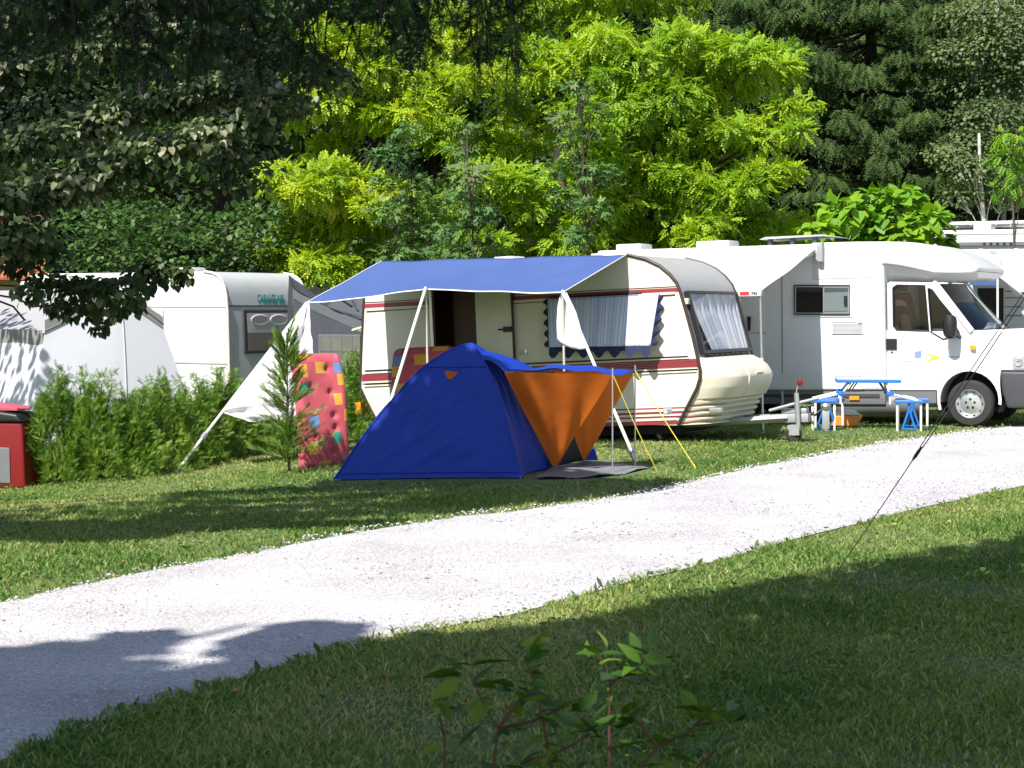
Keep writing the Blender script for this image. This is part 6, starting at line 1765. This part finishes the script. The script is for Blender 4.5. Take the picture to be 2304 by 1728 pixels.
mb.build('stem', M['bark'], t)
P = np.array(P); n = len(P)
scatter('foliage', tv_, tf_, P, np.array(Dd) + unit(n) * .6, unit(n), .06 + .05 * rng.random(n), M['thuja'], t, rng.random(n) * .8)

# ------------------------------------------------------------------ linden at the upper left: low boughs in view, crown reaching over the track
vis = []
TIERS = [(13.1, [(-90, 470), (40, 440), (120, 415), (300, 350), (430, 318), (540, 285), (660, 245)], .55), (13.6, [(-90, 335), (80, 305), (200, 270), (330, 240), (480, 205), (600, 200)], .3),
         (14.1, [(-90, 210), (60, 165), (160, 130), (300, 115)], .2), (14.4, [(250, 50), (450, 95), (600, 120), (740, 165)], .2), (14.9, [(-90, 60), (150, 25), (350, -10), (560, 20)], .1), (13.0, [(-90, 545), (30, 520), (90, 560)], .1)]
for d0_, pl_, dd_ in TIERS:
    q_ = np.array(pl_, float); L_ = q_[-1, 0] - q_[0, 0]
    for px in np.arange(q_[0, 0], q_[-1, 0] + 1, 30):
        py = np.interp(px, q_[:, 0], q_[:, 1]) + random.uniform(-22, 22); k = random.uniform(.7, 1.15)
        vis.append((at(px + random.uniform(-10, 10), py, d0_ + dd_ * (px - q_[0, 0]) / L_ + random.uniform(-.18, .18)), (.26 * k, .24 * k, .11 * k), k * .55))
for _ in range(16):
    vis.append((at(random.uniform(-80, 560), random.uniform(60, 420), random.uniform(15.4, 16.2)), (.4, .4, .22), .7))
for px, py, k in ((40, 600, .5), (110, 640, .6), (170, 655, .8), (225, 660, .9), (280, 655, .8), (330, 625, .7), (380, 620, .5), (410, 615, .3), (60, 660, .4), (240, 700, .5), (180, 700, .6), (130, 690, .4), (300, 690, .3), (20, 560, .6), (90, 560, .5), (0, 500, .8), (70, 510, .6), (225, 740, .18), (345, 600, .4)):
    vis.append((at(px, py, 13.6 + random.uniform(-.3, .3)), (.20 * k + .04, .2 * k, .13 * k + .02), k * .7))
# upper crown, out of the picture, over the lawn and tent
def crown_over(poly, n, z0, z1, lim):
    xs = rng.uniform(lim[0], lim[1], n * 3); ys = rng.uniform(lim[2], lim[3], n * 3)
    k = in_poly(xs, ys, poly); xs, ys = xs[k][:n], ys[k][:n]
    gy = FPX * EYE / (ys - HY); gx = (xs - HX) * gy / FPX
    z = rng.uniform(z0, z1, len(gx))
    return np.stack([gx - KX * z, gy - KY * z, z], 1)
up2 = crown_over(SH2, 21000, 6.5, 10.0, (-900, 1560, 1040, 1255))
gpx, gpy = to_px(up2[:, 0] + KX * up2[:, 2], up2[:, 1] + KY * up2[:, 2])
up2 = up2[~((gpx < 1000) & (gpy > 1094) & (gpy < 1176)) | (rng.random(len(up2)) < .06)]
base = np.array([-8.6, 12.4, 0])
tree('linden_tree', 'broad linden whose dark leafy boughs hang into the upper left', base, base + np.array([.8, .2, 7.5]), .3, vis, 230, (heart_v, heart_f), .056, M['linden'], M['bark_dark'], keep=shade_ok, droop=.9, up=.45, rmix=.3, face=.9, limb=60, limb_r=.03)
LB0 = np.array([-9.6, 11.2, 0.0])
lt = thing('linden_tree', 'linden crown over the lawn that shades the blue tent', 'tree', loc=tuple(LB0), group='trees outside the picture')
mb = MB(); trunk_geo(mb, bend((0, 0, -.05), (3.0, 1.0, 8.5), 0, 8, .05), .26, .1); mb.build('trunk', M['bark_dark'], lt, True)
n = len(up2); scatter('crown', hv, hf, up2 - LB0, unit(n) + np.array([0, 0, -.5]), np.array([S.x, S.y, S.z]) * .9 + unit(n) * .6, .15 + .08 * rng.random(n), M['linden'], lt)
mb = MB()
for _ in range(60):
    e = up2[random.randrange(n)] - LB0; bb = bend((2.9, 1.0, 8.2), e, .05, 6, .08)
    if shade_ok(np.array(bb[1:]) + LB0).all(): trunk_geo(mb, bb, .035, .008, 5)
mb.build('branches', M['bark_dark'], lt)
up3 = crown_over([(-420, 905), (-420, 985), (120, 985), (210, 945), (180, 925), (60, 905)], 1500, 4.2, 7.0, (-420, 220, 905, 985))
L30 = np.array([-11.8, 23.5, -.4])
l3 = thing('linden_tree', 'linden beyond the left edge that dapples the pale tent', 'tree', loc=tuple(L30), group='trees outside the picture')
mb = MB(); trunk_geo(mb, bend((0, 0, -.05), (.5, .3, 6.5), 0, 8, .05), .2, .06); mb.build('trunk', M['bark_dark'], l3, True)
scatter('crown', heart_v, heart_f, up3 - L30, unit(len(up3)) + np.array([0, 0, -.5]), np.array([S.x, S.y, S.z]) + unit(len(up3)) * .5, .12 + .08 * rng.random(len(up3)), M['linden'], l3)
mb = MB()
for k in range(14): trunk_geo(mb, bend((.3, .2, 4.0), up3[random.randrange(len(up3))] - L30, .05, 6, .08), .04, .008, 5)
mb.build('branches', M['bark_dark'], l3)
# thin hanging twigs of the low bough
mb = MB()
for pl in ([(-60, 655), (40, 672), (75, 690), (140, 685), (230, 690)], [(-60, 655), (30, 690), (55, 720)], [(-40, 640), (120, 648), (250, 645), (330, 625), (420, 610)], [(-60, 520), (60, 590), (140, 640)]):
    mb.tube([at(a, b, 13.6) for a, b in pl], .008, 5)
lb_ = mb.build('bough', M['bark_dark'])
for o in list(bpy.data.objects):
    if o.name == 'linden_tree':
        lb_.parent = o; lb_.location = -np.array(o.location)

# ------------------------------------------------------------------ spruce whose hanging twigs edge the top of the picture
def rel(L_, b): return [np.array(p) - b for p in L_]
sb = np.array([-6.2, 1.5, 0])
sp = thing('spruce_tree', 'spruce with needle twigs hanging from the top edge at left', 'tree', loc=tuple(sb))
mb = MB(); trunk_geo(mb, [np.array([0, 0, z]) for z in np.linspace(-.05, 11.5, 8)], .26, .03, 10); mb.build('trunk', M['bark_dark'], sp, True)
mb = MB(); P, Dd = [], []
for _ in range(78):
    px = random.uniform(-60, 1215)
    low = np.interp(px, [-60, 100, 200, 400, 600, 700, 760, 800, 850, 900, 940, 985, 1030, 1080, 1150, 1190, 1225], [150, 150, 170, 190, 200, 235, 240, 130, 120, 190, 205, 90, 80, 200, 200, 160, 10]) * random.uniform(.35, 1.0)
    d_ = random.uniform(6.2, 7.2)
    p0 = at(px + random.uniform(-25, 25), random.uniform(-110, -30), d_); p1 = at(px, low, d_ + random.uniform(-.1, .1))
    br = bend(p0, p1, 0, 6, .12)
    mb.tube(rel(br, sb), [.005, .0045, .004, .003, .003, .002], 4, False)
    L_ = np.linalg.norm(p1 - p0)
    for s in np.linspace(0, 1, max(4, int(L_ * 30))):
        i = min(4, int(s * 5)); q = br[i] + (br[i + 1] - br[i]) * (s * 5 - i)
        P.append(q); dd = np.array([random.uniform(-1, 1), random.uniform(-1, 1), random.uniform(-1.1, -.2)]); Dd.append(dd if s < .95 else np.array([0, 0, -1.0]))
# boughs above the frame that carry the twigs
for k in range(16):
    px = k / 15 * 1250 - 40; e = at(px, -130 + random.uniform(-30, 30), random.uniform(6.0, 7.0))
    mb.tube(rel(bend(sb + np.array([0, 0, 3.6 + random.random()]), e, .06, 7, .05), sb), [.03, .026, .022, .018, .014, .01, .006], 5)
    pts = bend(sb + np.array([0, 0, 3.6 + random.random()]), e, .06, 7, .05)
mb.build('branches', M['bark_dark'], sp)
P, Dd = np.array(P), np.array(Dd)
k = shade_ok(P); P, Dd = P[k], Dd[k]
M['spruce_near'] = leafm('near_spruce_needles', [(0.006, 0.013, 0.005), (0.010, 0.022, 0.008), (0.018, 0.04, 0.012), (0.09, 0.17, 0.045)], 0.15, .6, .1)  # shade put into the near-black tones, lit shoots into the bright one
scatter('needles', nv_, nf_, P - sb, Dd, unit(len(P)), .10 + .05 * rng.random(len(P)), M['spruce_near'], sp)
# the rest of its crown, above and behind the camera's view, shades the foreground
up1 = np.concatenate([crown_over(SH1, 24000, 7.5, 12.0, (-900, 2700, 1150, 1800)), crown_over(SH1, 5000, 7.5, 12.0, (-900, 2700, 1800, 2300)), crown_over(SH1B, 500, 6.5, 8.5, (560, 790, 1410, 1485))])
up1 = up1[shade_ok(up1)]
sc_v = [(p[0] * 1.3, p[1], p[2]) for p in cv_]
near = up1[(up1[:, 0] < -3.5)]; rest = up1[(up1[:, 0] >= -3.5)]
scatter('crown', [(p[0] * .8, p[1], p[2]) for p in hv], hf, near - sb, unit(len(near)) + np.array([0, 0, -.6]), np.array([S.x, S.y, S.z]) + unit(len(near)) * .5, .20 + .14 * rng.random(len(near)), M['spruce'], sp)
ob_ = np.array([2.0, -2.6, 0])
ot = thing('oak_tree', 'broadleaf tree behind the viewer that shades the near lawn', 'tree', loc=tuple(ob_), group='trees outside the picture')
mb = MB(); trunk_geo(mb, bend((0, 0, -.05), (-.8, 1.2, 11), 0, 8, .05), .28, .1); mb.build('trunk', M['bark_dark'], ot, True)
mb = MB()
for _ in range(40):
    e = rest[random.randrange(len(rest))] - ob_; bb = bend((-.5, .8, 7.0), e, .05, 6, .08)
    if shade_ok(np.array(bb) + ob_).all(): trunk_geo(mb, bb, .06, .01, 5)
mb.build('branches', M['bark_dark'], ot)
scatter('crown', hv, hf, rest - ob_, unit(len(rest)) + np.array([0, 0, -.4]), np.array([S.x, S.y, S.z]) + unit(len(rest)) * .5, .12 + .07 * rng.random(len(rest)), M['linden'], ot)

# ------------------------------------------------------------------ young shrub in the foreground
M['dogwood'] = leafm('dogwood_leaf', [(0.035, 0.09, 0.014), (0.06, 0.14, 0.018), (0.11, 0.21, 0.022), (0.22, 0.29, 0.035)], 0.35, .4, .4)
D0 = 5.3
sb2 = at(1330, HY, D0 + .1); sb2[2] = 0
sh = thing('dogwood_shrub', 'young shrub with red stems and pointed leaves at the bottom edge', 'shrub', loc=tuple(sb2))
stems = [[(1300, 2100), (1372, 1728), (1371, 1620), (1372, 1540), (1350, 1475)], [(1372, 1540), (1400, 1520), (1450, 1480)], [(1290, 2100), (1110, 1728), (1120, 1640), (1090, 1590), (1062, 1520)], [(1120, 1640), (1180, 1560)], [(1120, 1640), (1200, 1622), (1270, 1590)], [(1310, 2100), (1160, 1728), (1260, 1690), (1330, 1650)],
         [(1320, 2100), (1440, 1728), (1480, 1680), (1540, 1650), (1630, 1620)], [(1480, 1680), (1440, 1628), (1420, 1610)], [(1540, 1650), (1590, 1610)], [(1310, 2050), (1240, 1720), (1210, 1560), (1180, 1475)], [(1330, 2050), (1530, 1760), (1610, 1690)], [(1290, 2100), (1000, 1760), (1000, 1660), (985, 1590)]]
lv2 = [(0, 0, 0), (.16, .25, .05), (.20, .5, .05), (.10, .8, 0), (0, 1, -.06), (-.10, .8, 0), (-.20, .5, .05), (-.16, .25, .05), (0, .5, -.02)]
lf2 = [(8, i, (i + 1) % 8) for i in range(8)]
P, Dd, Nn = [], [], []
for si, st_ in enumerate(stems):
    dj = random.uniform(-.12, .12)
    pts = [at(a, b, D0 + dj) - sb2 for a, b in st_]
    if pts[0][2] < 0.1: pts[0][2] = 0
    tube('stem', pts, [.0052 - .0008 * i for i in range(len(pts))], M['red_stem'], sh, 6)
    for i in range(len(pts) - 1):
        a, b = pts[i], pts[i + 1]; L_ = np.linalg.norm(b - a)
        for s in np.arange(.1, 1.0, .022 / max(L_, .05)):
            for sg in (-1, 1):
                if random.random() < .42 and (a + (b - a) * s)[2] > .25:
                    an_ = random.random() * 6.28; P.append(a + (b - a) * s); dd = np.array([math.cos(an_), math.sin(an_), random.uniform(-.5, .35)]); Dd.append(dd); Nn.append(np.array([random.gauss(0, .4), random.gauss(0, .4), 1]))
    for _ in range(6):
        an_ = random.random() * 6.28; P.append(pts[-1]); Dd.append(np.array([math.cos(an_), math.sin(an_), random.uniform(-.1, .9)])); Nn.append(np.array([random.gauss(0, .5), random.gauss(0, .5), .8]))
P, Dd, Nn = map(np.array, (P, Dd, Nn))
scatter('leaves', lv2, lf2, P + .03 * unit(len(P)), Dd, Nn, .07 + .05 * rng.random(len(P)), M['dogwood'], sh)

# taller weeds along the track edge
M['weed'] = leafm('edge_weed', [(0.03, 0.075, 0.015), (0.06, 0.125, 0.022), (0.12, 0.17, 0.04), (.3, .24, .1)], 0.3)
x, y = rand_ground(26000, 7, 27)
k = on_road(x, y, .16) & ~on_road(x, y, -.04)
x, y = x[k], y[k]; n = len(x); an_ = rng.random(n) * 6.28
o = scatter('edge_weeds', lv2, lf2, np.stack([x, y, np.full(n, .01)], 1), np.stack([np.cos(an_) * .8, np.sin(an_) * .8, .3 + rng.random(n)], 1), unit(n) + np.array([0, 0, .6]), .03 + .06 * rng.random(n) ** 3, M['weed'])
tag(o, 'weeds and longer grass fringing the gravel track', 'weeds', kind='stuff')

# a few dry leaves lying about
x, y = rand_ground(420, 8, 24)
k = ~on_road(x, y, -.1) | (rng.random(len(x)) < .06); x, y = x[k], y[k]
an_ = rng.random(len(x)) * 6.28
o = scatter('fallen_leaves', heart_v, heart_f, np.stack([x, y, zg(x, y) + .035], 1), np.stack([np.cos(an_), np.sin(an_), .2 * rng.random(len(x))], 1), np.array([0, 0, 1.0]) + unit(len(x)) * .5, .022 + .022 * rng.random(len(x)),
            leafm('dry_leaf', [(.22, .10, .03), (.38, .20, .06), (.45, .33, .12)], .2))
tag(o, 'dry brown leaves scattered over grass and gravel', 'leaves', kind='stuff')
